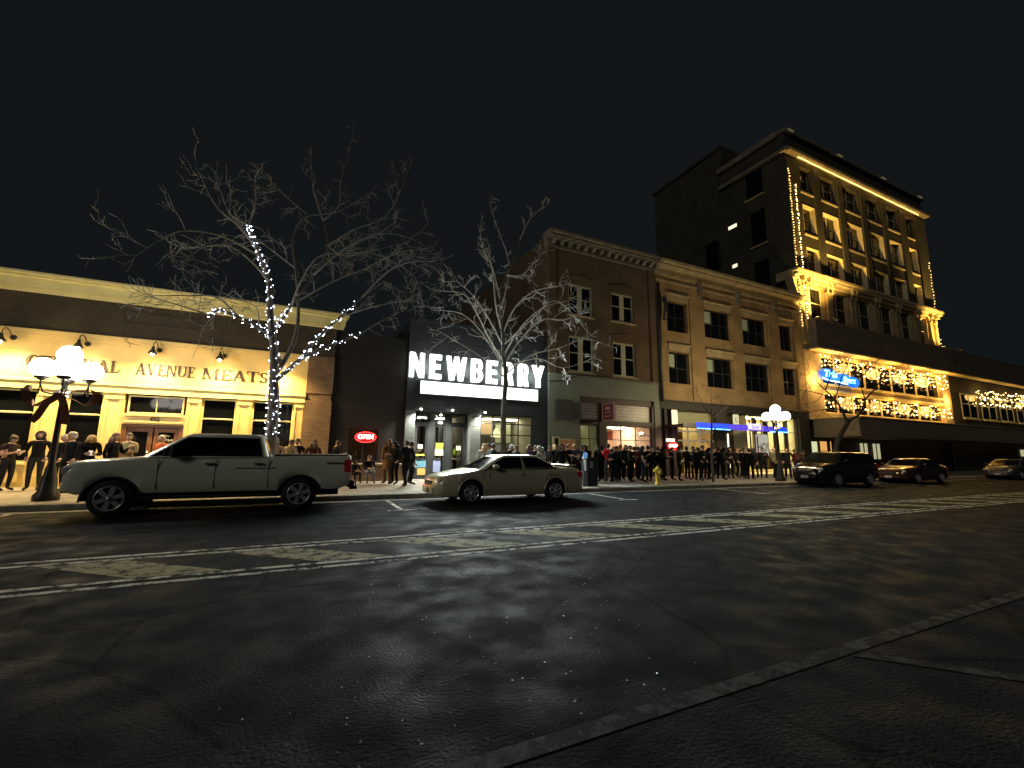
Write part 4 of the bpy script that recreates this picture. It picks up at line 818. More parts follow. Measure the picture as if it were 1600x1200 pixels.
# floodlights standing on the ledge; outriggers added to throw light past the cornice
for k, (x, dx, e) in enumerate(((33.95, .35, 6500), (53.4, .05, 3500))):
    t = thing('floodlight', ['floodlight at the left end of the tower ledge', 'floodlight at the right end of the tower ledge'][k], 'floodlight', (x, 18.4, 11.42))
    b = MB(); b.box(x-.15, x+.15, 18.3, 18.5, 11.46, 11.6, bev=.02); b.tube([(x, 18.4, 11.4), (x, 18.4, 11.5)], .03, 6); b.build('housing', 'black_metal', t)
    boxpart('lens', glow('flood_lens', (1, .7, .25), 10, False), t, x-.12, x+.12, 18.33, 18.47, 11.602, 11.61)
    light('lamp_light', 'SPOT', (x, 17.25, 11.35), e*1.3, (1, .60, .12), t, .08, rot=(-.05 if k == 0 else .1, .4, 1), spot=105, blend=1)
    b = MB(); b.tube([(x-.1, 18.4, 11.46), (x-.1, 17.2, 11.15)], .02, 6); b.box(x-.2, x+.2, 17.1, 17.35, 11.05, 11.2, bev=.02); b.build('added_outrigger', 'black_metal', t)
    light('lamp_light', 'SPOT', (x, 17.2, 11.5), e*.85, (1, .62, .16), t, .08, rot=(.85 if k == 0 else -.25, .07, 1), spot=52, blend=.6)
for x in (36.5, 41, 45.5, 50): light('rope_glow', 'POINT', (x, FY-.35, 24.7), 4, amber, TW, .2)
# blue neon
BN = thing('neon_sign', 'bright blue neon script sign in the upper lit window of the tower', 'neon sign', (36.2, FY-.4, 7.2))
b = MB()
for (cx, cz, rx, rz) in ((35.0, 7.35, 1.15, .48), (36.9, 7.2, 1.1, .42), (38.1, 7.05, .95, .42)):
    b.prism([(cx+rx*math.cos(2*math.pi*i/20), cz+rz*math.sin(2*math.pi*i/20)) for i in range(20)], FY-.36-cx*.0007, FY-.3)
b.build('backing', glow('neon_sky', (.0, .2, .95), 1.3), BN)
cy = glow('neon_aqua', (.2, .9, 1), 6)
text('Tris', 35.1, FY-.43, 7.2, .7, cy, BN, 'script_lettering', .01, shear=.25, sx=1.5, bold=.01); text('Starz', 37.5, FY-.43, 6.95, .62, cy, BN, 'script_lettering', .01, shear=.25, sx=1.3, bold=.01)
part('underline_tube', glow('neon_white', (.6, .9, 1), 3.5), BN, lambda q: q.tube([(34.1, FY-.42, 7.08), (35.0, FY-.42, 6.92), (36.2, FY-.42, 6.9), (37.3, FY-.42, 6.8)], .045, 6))
light('sign_light', 'POINT', (36.4, FY-.8, 7.2), 60, (.1, .45, 1), BN, .4)

# ================================================================== street lamps
def street_lamp(x, y, r, zc, hot, col_, e, label, bow=False, warm=False):
    t = thing('street_lamp', label, 'street lamp', (x, y, .15), 'five globe street lamps')
    b = MB(); b.lathe((x, y, .15), [(.24, 0), (.24, .12), (.17, .22), (.15, .5), (.11, .62), (.1, .75), (.065, .85), (.05, 2.4), (.075, 2.45), (.075, 2.52), (.045, 2.58), (.04, 2.75), (.07, 2.8), (.05, 2.95)], 14); b.build('post', 'iron', t)
    gm = glow('globe_'+('warm' if warm else 'white'), col_, hot)
    ctr = [(0, 0, zc)]+[(.42*math.cos(a), .42*math.sin(a), zc-.36) for a in (R(15), R(105), R(195), R(285))]
    for k, (dx, dy, z) in enumerate(ctr):
        b = MB(); 
        if k: b.tube([(x, y, 2.85), (x+dx*.45, y+dy*.45, z-.62), (x+dx*.85, y+dy*.85, z-.58), (x+dx, y+dy, z-.4), (x+dx, y+dy, z-.25)], .022, 6); b.tube([(x+dx, y+dy, z-.4), (x+dx*1.03, y+dy*1.03, z-.6)], .014, 6); b.sphere((x+dx*1.03, y+dy*1.03, z-.62), .025, 6, 4)
        else: b.tube([(x, y, 3.0), (x, y, z-.25)], .04, 8)
        b.lathe((x+dx, y+dy, z-.3), [(.04, 0), (.13, .05), (.14, .1), (.1, .13)], 12); a = b.build('arm', 'iron', t)
        b = MB(); b.sphere((x+dx, y+dy, z), r, 18, 12); b.build('globe', gm, t)
    light('lamp_light', 'POINT', (x, y, zc+.45), e*.35, col_, t, .3); light('lamp_light', 'POINT', (x, y, zc-.95), e*.12, col_, t, .15)
    return t
LX, LY = -5.36, 14.4
L1 = street_lamp(LX, LY, .245, 3.66, 9, (1, .93, .82), 800, 'five globe street lamp with a large bow in front of the cream shop')
L2 = street_lamp(21.7, 14.2, .24, 3.72, 12, (1, .80, .45), 1700, 'five globe street lamp glowing warm beside the blue canopy', warm=True)
BW = thing('ribbon_bow', 'large dark ribbon bow tied to the street lamp post', 'bow', (LX, LY-.12, 2.7))
mat('ribbon', (.13, .05, .03), .35)
def ribbon(pts, wdt=.13):
    b = MB(); n = len(pts); vs = []
    for i, p in enumerate(pts):
        p = Vector(p); d = (Vector(pts[min(i+1, n-1)])-Vector(pts[max(i-1, 0)])).normalized(); s = d.cross(Vector((0, 0, 1)) if abs(d.z) < .7 else Vector((0, 1, 0))).normalized()
        s = Vector((s.x*.5, s.y*.5-.5, s.z)).normalized() if False else s
        vs += [p+s*wdt/2, p-s*wdt/2, p-s*wdt/2+Vector((0, -.006, .012)), p+s*wdt/2+Vector((0, -.006, .012))]
    f = []
    for i in range(n-1):
        for k in range(4): f.append((i*4+k, i*4+(k+1) % 4, (i+1)*4+(k+1) % 4, (i+1)*4+k))
    f += [(0, 1, 2, 3), ((n-1)*4+3, (n-1)*4+2, (n-1)*4+1, (n-1)*4)]
    b.add(vs, f, False); return b
for s in (-1, 1):
    P = [(LX+s*.03, LY-.14, 2.68), (LX+s*.25, LY-.2, 2.78), (LX+s*.55, LY-.16, 2.84), (LX+s*.66, LY-.08, 2.72), (LX+s*.6, LY-.02, 2.5), (LX+s*.45, LY-.06, 2.36), (LX+s*.2, LY-.1, 2.55), (LX+s*.03, LY-.12, 2.66)]
    if s > 0: P = [(p[0], p[1], 2.68+(p[2]-2.68)*.8) for p in P]
    ribbon(P, .17).build('loop', 'ribbon', BW)
ribbon([(LX, LY-.15, 2.66), (LX-.2, LY-.2, 2.45), (LX-.34, LY-.18, 2.1), (LX-.42, LY-.18, 2.0)], .15).build('tail', 'ribbon', BW); ribbon([(LX, LY-.15, 2.66), (LX+.12, LY-.2, 2.4), (LX+.18, LY-.18, 2.1), (LX+.16, LY-.18, 1.95)], .15).build('tail', 'ribbon', BW)
b = MB(); b.sphere((LX, LY-.13, 2.67), .09, 10, 8, (1, .8, .9)); b.build('knot', 'ribbon', BW)

# ================================================================== hydrant, pay station
HX, HY = 13.35, 13.9
t = thing('fire_hydrant', 'yellow fire hydrant near the kerb in front of the crowd', 'hydrant', (HX, HY, .15)); mat('hydrant_yellow', (.62, .45, .04), .45, noise=.1)
b = MB(); b.lathe((HX, HY, .15), [(.17, 0), (.17, .04), (.115, .06), (.11, .1), (.1, .12), (.1, .5), (.13, .52), (.13, .56), (.11, .58)], 16); b.build('barrel', 'hydrant_yellow', t)
b = MB(); b.lathe((HX, HY, .73), [(.12, 0), (.115, .06), (.08, .12), (.03, .15), (.03, .2)], 14); b.build('bonnet', 'hydrant_yellow', t)
for dx, dy, r_, z in ((.2, 0, .05, .58), (-.2, 0, .05, .58), (0, -.2, .075, .5)):
    b = MB(); b.tube([(HX, HY, .15+z-.0), (HX+dx*.8, HY+dy*.8, .15+z), (HX+dx*.8, HY+dy*.8, .15+z)], r_*.85, 10); b.tube([(HX+dx*.8, HY+dy*.8, .15+z), (HX+dx, HY+dy, .15+z)], r_*1.15, 8, sm=False); b.build('outlet', 'hydrant_yellow', t)
t = thing('pay_station', 'dark parking pay station with a blue lit disc behind the gold sedan boot', 'pay station', (10.05, 14.25, .15))
b = MB(); b.box(9.98, 10.5, 14.1, 14.5, .15, 1.25, bev=.04); b.build('cabinet', 'black_metal', t); b = MB(); b.tube([(9.87, 14.1, .15), (9.87, 14.1, 1.3)], .035, 8); b.build('post', 'black_metal', t)
b = MB(); b.lathe((0, 0, 0), [(.09, 0), (.09, .03)], 14); b.v = [(9.87+v[0], 14.06-v[2], 1.33+v[1]*1.3) for v in b.v]; b.build('disc', mat('disc_blue', (.1, .3, .6), .4, emit=(.15, .4, .8), estr=.5), t)
boxpart('glow_strip', mat('strip_white', (.7, .75, .75), .4, emit=(.7, .75, .8), estr=.25), t, 9.84, 9.9, 14.05, 14.06, .75, 1.15); boxpart('label_plate', mat('plate_grey', (.3, .3, .3), .5), t, 10.1, 10.26, 14.09, 14.098, .85, 1.1)  # white strip has a faint glow of its own
# ================================================================== bare trees
def polyv(pts): return [Vector(p) for p in pts]
def grow(b, p, d, L, r, depth, rn, spread=.9, droop=0., up=.1):
    n = 5 if depth > 1 else 4; pts = [p.copy()]; rs = [r]; q = p.copy(); d = d.normalized(); kids = []
    for i in range(n):
        d = (d + Vector((rn.gauss(0, .2), rn.gauss(0, .2), rn.gauss(0, .15)+up*.35-droop*.2))).normalized()
        q = q + d*(L/n); pts.append(q.copy()); rs.append(max(.0065, r*(1-.75*(i+1)/n)))
        kids.append((q.copy(), d.copy(), rs[-1], (i+1)/n))
    b.tube(pts, rs, 5 if r > .03 else (4 if r > .012 else 3), cap=False, sm=True)
    if depth <= 0: return
    for (kp, kd, kr, t) in kids:
        for _ in range(1):
            if rn.random() < .42: continue
            a = rn.uniform(0, 2*math.pi); s = kd.orthogonal().normalized(); s2 = kd.cross(s)
            nd = kd*rn.uniform(.55, .9) + (s*math.cos(a)+s2*math.sin(a))*spread*rn.uniform(.5, 1.1)
            grow(b, kp, nd, L*rn.uniform(.45, .72), max(.007, kr*.75), depth-1, rn, spread, droop, up)
def limb(b, pts, r0, r1, rn, twigs=True, depth=2, every=1, L=1.5, up=.1, spread=.9):
    pts = polyv(pts); n = len(pts); sm = []
    for i in range(n-1):            # catmull-ish smoothing
        p0, p1, p2, p3 = pts[max(i-1, 0)], pts[i], pts[i+1], pts[min(i+2, n-1)]
        for k in range(4):
            t = k/4; sm.append(.5*((2*p1)+(p2-p0)*t+(2*p0-5*p1+4*p2-p3)*t*t+(3*p1-p0-3*p2+p3)*t**3))
    sm.append(pts[-1]); m = len(sm); rs = [r0+(r1-r0)*i/(m-1) for i in range(m)]
    b.tube(sm, rs, 8, cap=True)
    if twigs:
        for i in range(2, m, every):
            d = (sm[i]-sm[i-1]).normalized(); a = rn.uniform(0, 6.28); s = d.orthogonal().normalized(); s2 = d.cross(s)
            grow(b, sm[i], d*.6+(s*math.cos(a)+s2*math.sin(a))*spread, L*rn.uniform(.5, .95), min(rs[i]*.6, .035), depth, rn, .9, .0, up)
        grow(b, sm[-1], sm[-1]-sm[-2], L*.6, r1, max(depth-1, 0), rn, .8, 0, up)
    return sm
def pp(pxs, Y0, ys=None): return [at(a, c, Y0+(ys[i] if ys else 0)) for i, (a, c) in enumerate(pxs)]
rn = random.Random(21)
T1 = thing('bare_tree', 'large leafless tree wound with white fairy lights behind the pickup', 'tree', (-.77, 14.5, .15))
tb = MB(); cb = MB()
base = Vector((-.76, 14.5, .12))
trunk = [base, (-.78, 14.5, 1.0), (-.78, 14.5, 1.8), at(427, 640, 14.5), at(428, 600, 14.5)]
limb(tb, trunk, .17, .14, rn, False)
tb.lathe((-.76, 14.5, .12), [(.27, 0), (.21, .12), (.175, .35)], 12)
A = limb(tb, pp([(428, 600), (428, 545), (422, 490), (420, 440), (404, 395), (388, 352)], 14.5, [0, 0, 0, .1, .2, .3]), .13, .03, rn, False)
C1 = limb(tb, pp([(429, 596), (450, 578), (475, 558), (515, 540), (563, 522)], 14.5, [0, -.2, -.4, -.7, -1.0]), .075, .03, rn, False)
D1 = limb(tb, pp([(474, 560), (485, 540), (505, 520), (530, 497), (565, 465), (600, 440)], 14.1, [0, 0, .1, .3, .5, .7]), .055, .02, rn, False)
B1 = limb(tb, pp([(424, 525), (405, 512), (375, 497), (345, 485), (325, 492)], 14.5, [0, -.3, -.6, -.9, -1.1]), .06, .025, rn, False)
E1 = limb(tb, pp([(430, 585), (452, 550), (464, 515), (466, 470), (462, 420), (458, 370), (480, 335)], 14.5, [0, .3, .5, .8, 1.1, 1.3, 1.5]), .075, .02, rn, False)
F1 = limb(tb, pp([(424, 520), (440, 500), (455, 478), (490, 430), (512, 385), (505, 345)], 14.5, [0, .2, .3, .5, .9, 1.2]), .05, .02, rn, False)
tb.build('trunk', 'bark', T1)
L_ = lambda pts, ys, r0=.035, r1=.012, L=.9, dep=2, ev=2, up=.1: limb(cb, pp(pts, 14.5, ys), r0, r1, rn, True, dep, ev, L, up)
L_([(420, 440), (395, 410), (360, 385), (320, 385), (285, 410)], [0, -.4, -.9, -1.3, -1.7], L=.85)
L_([(404, 395), (375, 355), (340, 325), (318, 285), (305, 250)], [.2, .4, .6, .8, 1.0], .03, .008, .7, 1, 2, .3)
L_([(388, 352), (398, 325), (400, 290)], [.3, .3, .2], .02, .008, .8)
L_([(388, 352), (360, 335), (345, 300), (338, 285)], [.3, .1, 0, 0], .02, .008, .8)
L_([(405, 400), (350, 370), (290, 360), (250, 375), (215, 398)], [0, -.8, -1.5, -2.0, -2.4], .03, .008, 1.0)
L_([(325, 492), (290, 480), (255, 470)], [-1.1, -1.4, -1.6], .025, .008, .9)
L_([(345, 485), (320, 510), (310, 540)], [-.9, -1.0, -1.0], .02, .008, .6, 1)
L_([(375, 497), (340, 465), (300, 462), (240, 462)], [-.6, -1.2, -1.8, -2.2], .025, .008, 1.0, 2, 2, 0)
L_([(405, 510), (400, 480), (370, 468)], [0, -.6, -1.0], .02, .008, .9)
L_([(505, 345), (490, 300), (487, 265)], [1.2, 1.2, 1.2], .018, .007, .7)
L_([(505, 345), (530, 320), (532, 285), (545, 240), (552, 205)], [1.2, 1.0, .9, .8, .8], .02, .006, .5, 1)
L_([(480, 335), (450, 310), (430, 290)], [1.5, 1.8, 2.0], .018, .007, .8)
L_([(490, 430), (530, 395), (575, 370), (610, 365), (640, 372)], [.5, .2, 0, -.2, -.3], .03, .01, 1.1)
L_([(512, 385), (550, 360), (600, 340), (625, 300), (637, 268)], [.9, .9, 1.0, 1.1, 1.1], .028, .007, .8)
L_([(565, 465), (605, 425), (640, 410), (675, 408)], [.1, -.1, -.3, -.4], .03, .009, 1.0)
L_([(600, 440), (625, 455), (645, 478)], [.3, .2, 0], .02, .007, .8)
L_([(466, 470), (520, 440), (570, 420), (620, 395), (660, 390)], [.8, .9, 1.2, 1.4, 1.5], .03, .008, 1.1)
L_([(563, 522), (590, 505), (620, 490)], [-1.0, -1.1, -1.2], .02, .007, .8)
L_([(462, 420), (430, 395), (400, 375), (370, 370)], [1.1, 1.3, 1.6, 1.8], .022, .008, .9)
L_([(458, 370), (475, 340), (530, 330), (580, 300)], [1.3, 1.6, 1.9, 2.1], .022, .007, .9)
L_([(530, 497), (580, 480), (640, 470), (670, 480)], [.3, -.3, -.7, -1.0], .024, .007, .9)
L_([(455, 478), (470, 440), (500, 400), (560, 395), (610, 385)], [.3, -.5, -1.0, -1.4, -1.6], .026, .007, 1.0)
L_([(512, 385), (540, 400), (580, 395), (640, 425), (655, 450)], [.9, 1.4, 1.8, 2.0, 2.1], .024, .007, 1.0)
cb.build('crown', 'twig_lit', T1)
def wrap(path, r0, r1, turns, n, rn):
    out = []; m = len(path)-1
    for k in range(n):
        t = k/(n-1)*m; i = min(int(t), m-1); f_ = t-i; p = path[i].lerp(path[i+1], f_); d = (path[i+1]-path[i]).normalized(); s = d.cross(Vector((0, 1, 0))).normalized(); s2 = d.cross(s)
        a = turns*2*math.pi*k/n+rn.uniform(-.5, .5); r = r0+(r1-r0)*k/n
        out.append(p+(s*math.cos(a)+s2*math.sin(a))*(r+.03)+Vector((0, 0, rn.uniform(-.04, .04))))
    return out
fg = 'white fairy lights wound on the large tree'
bc = glow('fairy_white', (.72, .78, 1), 22, False); br_ = .0108
light_string('fairy_lights', 'white fairy lights spiralling round the lower trunk of the large tree', fg, wrap(polyv(trunk)[2:], .16, .15, 8, 80, rn), br_, [bc], wr=.004)
light_string('fairy_lights', 'white fairy lights round the upper trunk of the large tree', fg, wrap(A[:13], .13, .07, 9, 80, rn), br_, [bc], wr=.004)
light_string('fairy_lights', 'dense white fairy lights at the broken top of the tall middle limb', fg, wrap(A[12:], .07, .035, 10, 80, rn), br_, [bc], wr=.004)
light_string('fairy_lights', 'white fairy lights along the low limb reaching right toward the theatre', fg, wrap(C1, .06, .035, 9, 64, rn), br_, [bc], wr=.004)
light_string('fairy_lights', 'white fairy lights along the limb curving up right', fg, wrap(D1[:16], .05, .035, 7, 60, rn), br_, [bc], wr=.004)
light_string('fairy_lights', 'white fairy lights along the low limb reaching left over the lettering', fg, wrap(B1, .06, .03, 9, 64, rn), br_, [bc], wr=.004)
light_string('fairy_lights', 'white fairy lights on the short limb beside the upper trunk', fg, wrap(F1[:9], .05, .04, 5, 48, rn), br_, [bc], wr=.004)

T2 = thing('bare_tree', 'medium leafless tree standing in front of the glowing theatre letters', 'tree', (6.8, 15, .15))
rn = random.Random(5); tb = MB(); cb = MB()
limb(tb, [(6.82, 15, .12), (6.82, 15, 1.4), at(787, 640, 15), at(790, 590, 15), at(787, 560, 15)], .115, .08, rn, False)
tb.lathe((6.82, 15, .12), [(.18, 0), (.14, .1), (.115, .3)], 12)
M2 = limb(tb, pp([(787, 560), (785, 520), (782, 470), (790, 430), (805, 400), (812, 375)], 15, [0, 0, .1, .1, .2, .2]), .075, .025, rn, False)
tb.build('trunk', 'bark', T2)
L2_ = lambda pts, ys, r0=.035, r1=.01, L=.85, dep=2, ev=2, up=.15: limb(cb, pp(pts, 15, ys), r0, r1, rn, True, dep, ev, L, up)
L2_([(787, 575), (770, 545), (745, 510), (720, 490), (690, 485)], [0, -.2, -.4, -.5, -.6])
L2_([(787, 565), (765, 530), (745, 490), (725, 460), (695, 455)], [0, .3, .6, .8, 1.0])
L2_([(786, 540), (765, 500), (742, 465), (715, 440)], [0, -.3, -.6, -.8])
L2_([(785, 520), (775, 480), (770, 430), (765, 400)], [0, .3, .5, .6])
L2_([(782, 470), (770, 420), (755, 390), (750, 362)], [.1, .2, .2, .3], .03)
L2_([(784, 480), (795, 430), (793, 400), (775, 350), (765, 318)], [.1, .2, .3, .3, .4], .022, .006, .5, 1)
L2_([(812, 375), (830, 340), (855, 320)], [.2, .3, .4], .015, .006, .5, 1)
L2_([(788, 570), (810, 535), (845, 500), (880, 500), (905, 490)], [0, -.3, -.6, -.8, -1.0])
L2_([(787, 555), (815, 510), (850, 480), (890, 470)], [0, .3, .5, .8])
L2_([(786, 520), (805, 480), (835, 455), (870, 448)], [0, -.2, -.4, -.6])
L2_([(790, 430), (815, 430), (835, 410), (842, 405)], [.1, .4, .6, .8])
L2_([(790, 585), (830, 555), (870, 545), (915, 530), (950, 540)], [0, -.2, -.5, -.7, -.8], .03, .008, .8, 2, 2, 0)
L2_([(789, 590), (755, 560), (715, 535), (690, 520)], [0, -.3, -.5, -.6], .028, .008, .8, 2, 2, 0)
L2_([(788, 575), (840, 560), (880, 575), (925, 560)], [0, .6, .9, 1.1], .028, .008, .8, 2, 2, 0)
L2_([(786, 540), (830, 500), (870, 470), (920, 520)], [0, .9, 1.3, 1.6], .028, .008, .8)
cb.build('crown', mat('bark_lit', (.72, .72, .69), .8, noise=.2, nscale=8), T2)  # pale crown colour holds the sign's light on the twigs

T3 = thing('bare_tree', 'slender young leafless tree on the pavement in front of the blue canopy', 'tree', (17.4, 14.6, .15))
rn = random.Random(9); tb = MB(); cb = MB()
limb(tb, [(17.4, 14.6, .12), (17.4, 14.6, 1.5), at(1112, 660, 14.6), at(1112, 640, 14.6)], .06, .04, rn, False); tb.build('trunk', 'bark', T3)
for pts in ([(1112, 650), (1100, 635), (1090, 615)], [(1112, 645), (1112, 625), (1110, 605)], [(1112, 650), (1125, 630), (1135, 615)], [(1112, 655), (1130, 640), (1150, 622)], [(1112, 700), (1100, 685), (1095, 678)]):
    limb(cb, pp(pts, 14.6, [0, .2, .4]), .02, .006, rn, True, 1, 2, .7, .2)
cb.build('crown', 'bark', T3)
T4 = thing('bare_tree', 'dark leaning leafless tree silhouetted against the golden lights of the tower', 'tree', (27.4, 14.6, .15))
rn = random.Random(13); tb = MB(); cb = MB()
limb(tb, [at(1305, 752, 14.6), at(1306, 705, 14.6), at(1312, 682, 14.6), at(1326, 658, 14.6)], .16, .12, rn, False)
limb(tb, pp([(1324, 660), (1315, 640), (1305, 625), (1290, 610)], 14.6, [0, .1, .2, .2]), .08, .04, rn, False)
limb(tb, pp([(1326, 658), (1345, 645), (1352, 625), (1365, 610)], 14.6, [0, -.1, -.2, -.2]), .07, .04, rn, False); tb.build('trunk', 'bark_silhouette', T4)
for pts in ([(1290, 610), (1275, 595), (1262, 580)], [(1315, 640), (1285, 640), (1255, 645)], [(1305, 625), (1315, 590), (1328, 560)], [(1290, 610), (1300, 575), (1298, 548)], [(1365, 610), (1385, 585), (1410, 570)], [(1352, 625), (1345, 595), (1360, 570)], [(1300, 620), (1268, 612), (1240, 608)], [(1365, 610), (1400, 600), (1430, 590)]):
    limb(cb, pp(pts, 14.6, [0, .2, .5]), .035, .01, rn, True, 2, 2, 1.4, .15)
cb.build('crown', 'bark_silhouette', T4)

# ================================================================== vehicles (local x runs front -> rear, y across, near side is -y)
def interp(tab, x):
    if x <= tab[0][0]: return tab[0][1:]
    for a, c in zip(tab, tab[1:]):
        if x <= c[0]:
            t = (x-a[0])/(c[0]-a[0]); t = t*t*(3-2*t) if len(a) > 3 and a[3] else t
            return tuple(a[i]+(c[i]-a[i])*t for i in range(1, 3))
    return tab[-1][1:]
def car_shell(parent, prof, L, sill, arches, paint, ar):
    xs = sorted(set([0, .02, .06, .12, L-.12, L-.06, L-.02, L]+[L*k/46 for k in range(47)]+[c+ar*math.cos(R(a)) for c in arches for a in range(0, 181, 12)]))
    xs = [x for i, x in enumerate(xs) if i == 0 or x-xs[i-1] > 1e-4]; b = MB(); ring = []; N = 15
    for x in xs:
        zt, hw = interp(prof, x); zb = sill+(.06*max(0, 1-x/.25) if x < .25 else 0)+(.1*max(0, 1-(L-x)/.3) if L-x < .3 else 0)
        for c in arches:
            if abs(x-c) < ar: zb = max(zb, math.sqrt(ar*ar-(x-c)**2)+.33)
            elif abs(abs(x-c)-ar) < 1e-3: zb = max(zb, sill)
        h = zt-zb
        half = [(hw-.05, zb), (hw-.015, zb+.05*h), (hw, zb+.4*h), (hw-.004, zb+.62*h), (hw-.03, zb+.84*h), (hw-.085, zb+.97*h), (hw*.62, zt+.012), (0, zt+.02)]
        ring += [(x, -y, z) for y, z in half]+[(x, y, z) for y, z in reversed(half[:-1])]
    f = [(i*N+k, i*N+k+1, (i+1)*N+k+1, (i+1)*N+k) for i in range(len(xs)-1) for k in range(N-1)]
    f += [tuple(range(N-1, -1, -1)), tuple(range((len(xs)-1)*N, len(xs)*N))]
    b.add(ring, f, True); o = b.build('body', paint, parent, True)
    return o
def cabin(parent, x0, x1, x2, x3, zb, zr, wb, wr, paint, pillars, glass_='dark_glass'):
    rings = []
    for t, ins in ((0, 0), (.5, 0), (.9, .0), (1, .07)):
        u = min(t*1.0, .97) if ins else t; xa = x0+(x1-x0)*u+ins*.8; xb = x3+(x2-x3)*u-ins*.8; wv = wb+(wr-wb)*u-ins; z = zb+(zr-zb)*t
        rings.append([(xa, -wv*.9, z), (xa+(xb-xa)*.06, -wv, z), (xa+(xb-xa)*.5, -wv-.012, z), (xa+(xb-xa)*.94, -wv, z), (xb, -wv*.9, z), (xb+.01, 0, z), (xb, wv*.9, z), (xa+(xb-xa)*.94, wv, z), (xa+(xb-xa)*.5, wv+.012, z), (xa+(xb-xa)*.06, wv, z), (xa, wv*.9, z), (xa-.04, 0, z)])
    b = MB(); n = 12; vs = [p for r_ in rings for p in r_]; f = [(i*n+k, i*n+(k+1) % n, (i+1)*n+(k+1) % n, (i+1)*n+k) for i in range(3) for k in range(n)]; f.append(tuple(range(3*n, 4*n)))
    b.add(vs, f, True); cab = b.build('cab', paint, parent, True)
    dz = zr-zb; g0, g1 = .06, .84
    def edge(t): return x0+(x1-x0)*t, x3+(x2-x3)*t, wb+(wr-wb)*t
    for s in (-1, 1):
        for (ua, ub) in pillars:
            b = MB(); q = []
            for t, u in ((g0, ua), (g0, ub), ((g0+g1)/2, ub), (g1, ub), (g1, ua), ((g0+g1)/2, ua)):
                xa, xb, wv = edge(t); m = .07; q.append((xa+m+(xb-xa-2*m)*u, s*(wv+.016), zb+dz*t))
            b.face(q if s > 0 else q[::-1]); b.add([(p[0], p[1]-s*.012, p[2]) for p in q]+q, [(k, (k+1) % 6, 6+(k+1) % 6, 6+k) for k in range(6)]); b.build('side_window', glass_, cab, True)
    for nm, fr in (('windscreen', 0), ('rear_window', 1)):
        b = MB(); q = []
        for t, s in ((g0, -1), (g0, 1), (g1, 1), (g1, -1)):
            xa, xb, wv = edge(t); x = xa-.012 if fr == 0 else xb+.012; q.append((x, s*(wv*.86), zb+dz*t))
        mid = [((q[0][0]+q[1][0])/2+(-.036 if fr == 0 else .006), 0, q[0][2]), ((q[2][0]+q[3][0])/2+(-.036 if fr == 0 else .006), 0, q[2][2])]
        b.face([q[0], mid[0], mid[1], q[3]]); b.face([mid[0], q[1], q[2], mid[1]]); b.build(nm, glass_, cab, True)
    return cab
def wheel(parent, x, y, r, wd, side, spokes=5, rim='alloy'):
    b = MB(); prof = [(r*.62, -wd/2), (r*.9, -wd/2), (r*.98, -wd/2+.025), (r, -wd/2+.06), (r, wd/2-.06), (r*.98, wd/2-.025), (r*.9, wd/2), (r*.62, wd/2)]
    b.lathe((0, 0, 0), prof, 28); b.v = [(x+v[0], y+v[2], r+v[1]) for v in b.v]; t = b.build('wheel', 'rubber', parent, True)
    b = MB(); yo = y+side*(wd/2+.012)
    b.lathe((0, 0, 0), [(r*.66, -.015), (r*.66, .02), (r*.6, .02), (r*.57, -.04), (.02, -.05)], 28); b.v = [(x+v[0], yo+side*v[2], r+v[1]) for v in b.v]
    for k in range(spokes):
        a = 2*math.pi*k/spokes+.3; ca, sa = math.cos(a), math.sin(a); pts = []
        for rr, ww in ((.05*1, .035), (r*.6, .05)):
            for sg in (-1, 1): pts.append((x+ca*rr-sa*ww*sg, r+sa*rr+ca*ww*sg))
        q = [pts[0], pts[1], pts[3], pts[2]]; b.add([(p[0], yo+side*.018, p[1]) for p in q]+[(p[0], yo-side*.03, p[1]) for p in q], [(0, 1, 2, 3), (0, 4, 5, 1), (1, 5, 6, 2), (2, 6, 7, 3), (3, 7, 4, 0)])
    b.sphere((x, yo+side*.01, r), .055, 10, 6); b.build('rim', rim, t, True)
def lbox(parent, name, m, *a, bev=.015): 
    b = MB(); b.box(*a, bev=bev); return b.build(name, m, parent, True)
def arch_trim(parent, x, hw, ar, m):
    for s in (-1, 1):
        b = MB(); b.tube([(x+(ar+.01)*math.cos(R(a)), s*(hw-.008), .33+(ar+.01)*math.sin(R(a))) for a in range(0, 181, 12)], .022, 6); b.build('arch_trim', m, parent, True)
mat('paint_white', (.76, .78, .64), .28, coat=.6); mat('paint_gold', (.66, .60, .42), .3, metal=.2, coat=.7); mat('paint_black', (.012, .013, .014), .18, coat=.8); mat('paint_copper', (.06, .022, .010), .28, metal=.3, coat=.7); mat('paint_silver', (.08, .08, .08), .3, metal=.5, coat=.6)
mat('lamp_red', (.28, .01, .015), .2, emit=(.6, .02, .03), estr=.03); mat('lamp_clear', (.55, .55, .52), .12); mat('lamp_amber', (.6, .2, .03), .2); mat('plate', (.5, .5, .48), .5)
def underbody(parent, L, hw, z0, z1): lbox(parent, 'underbody', 'void', .25, L-.25, -hw+.22, hw-.22, z0, z1)
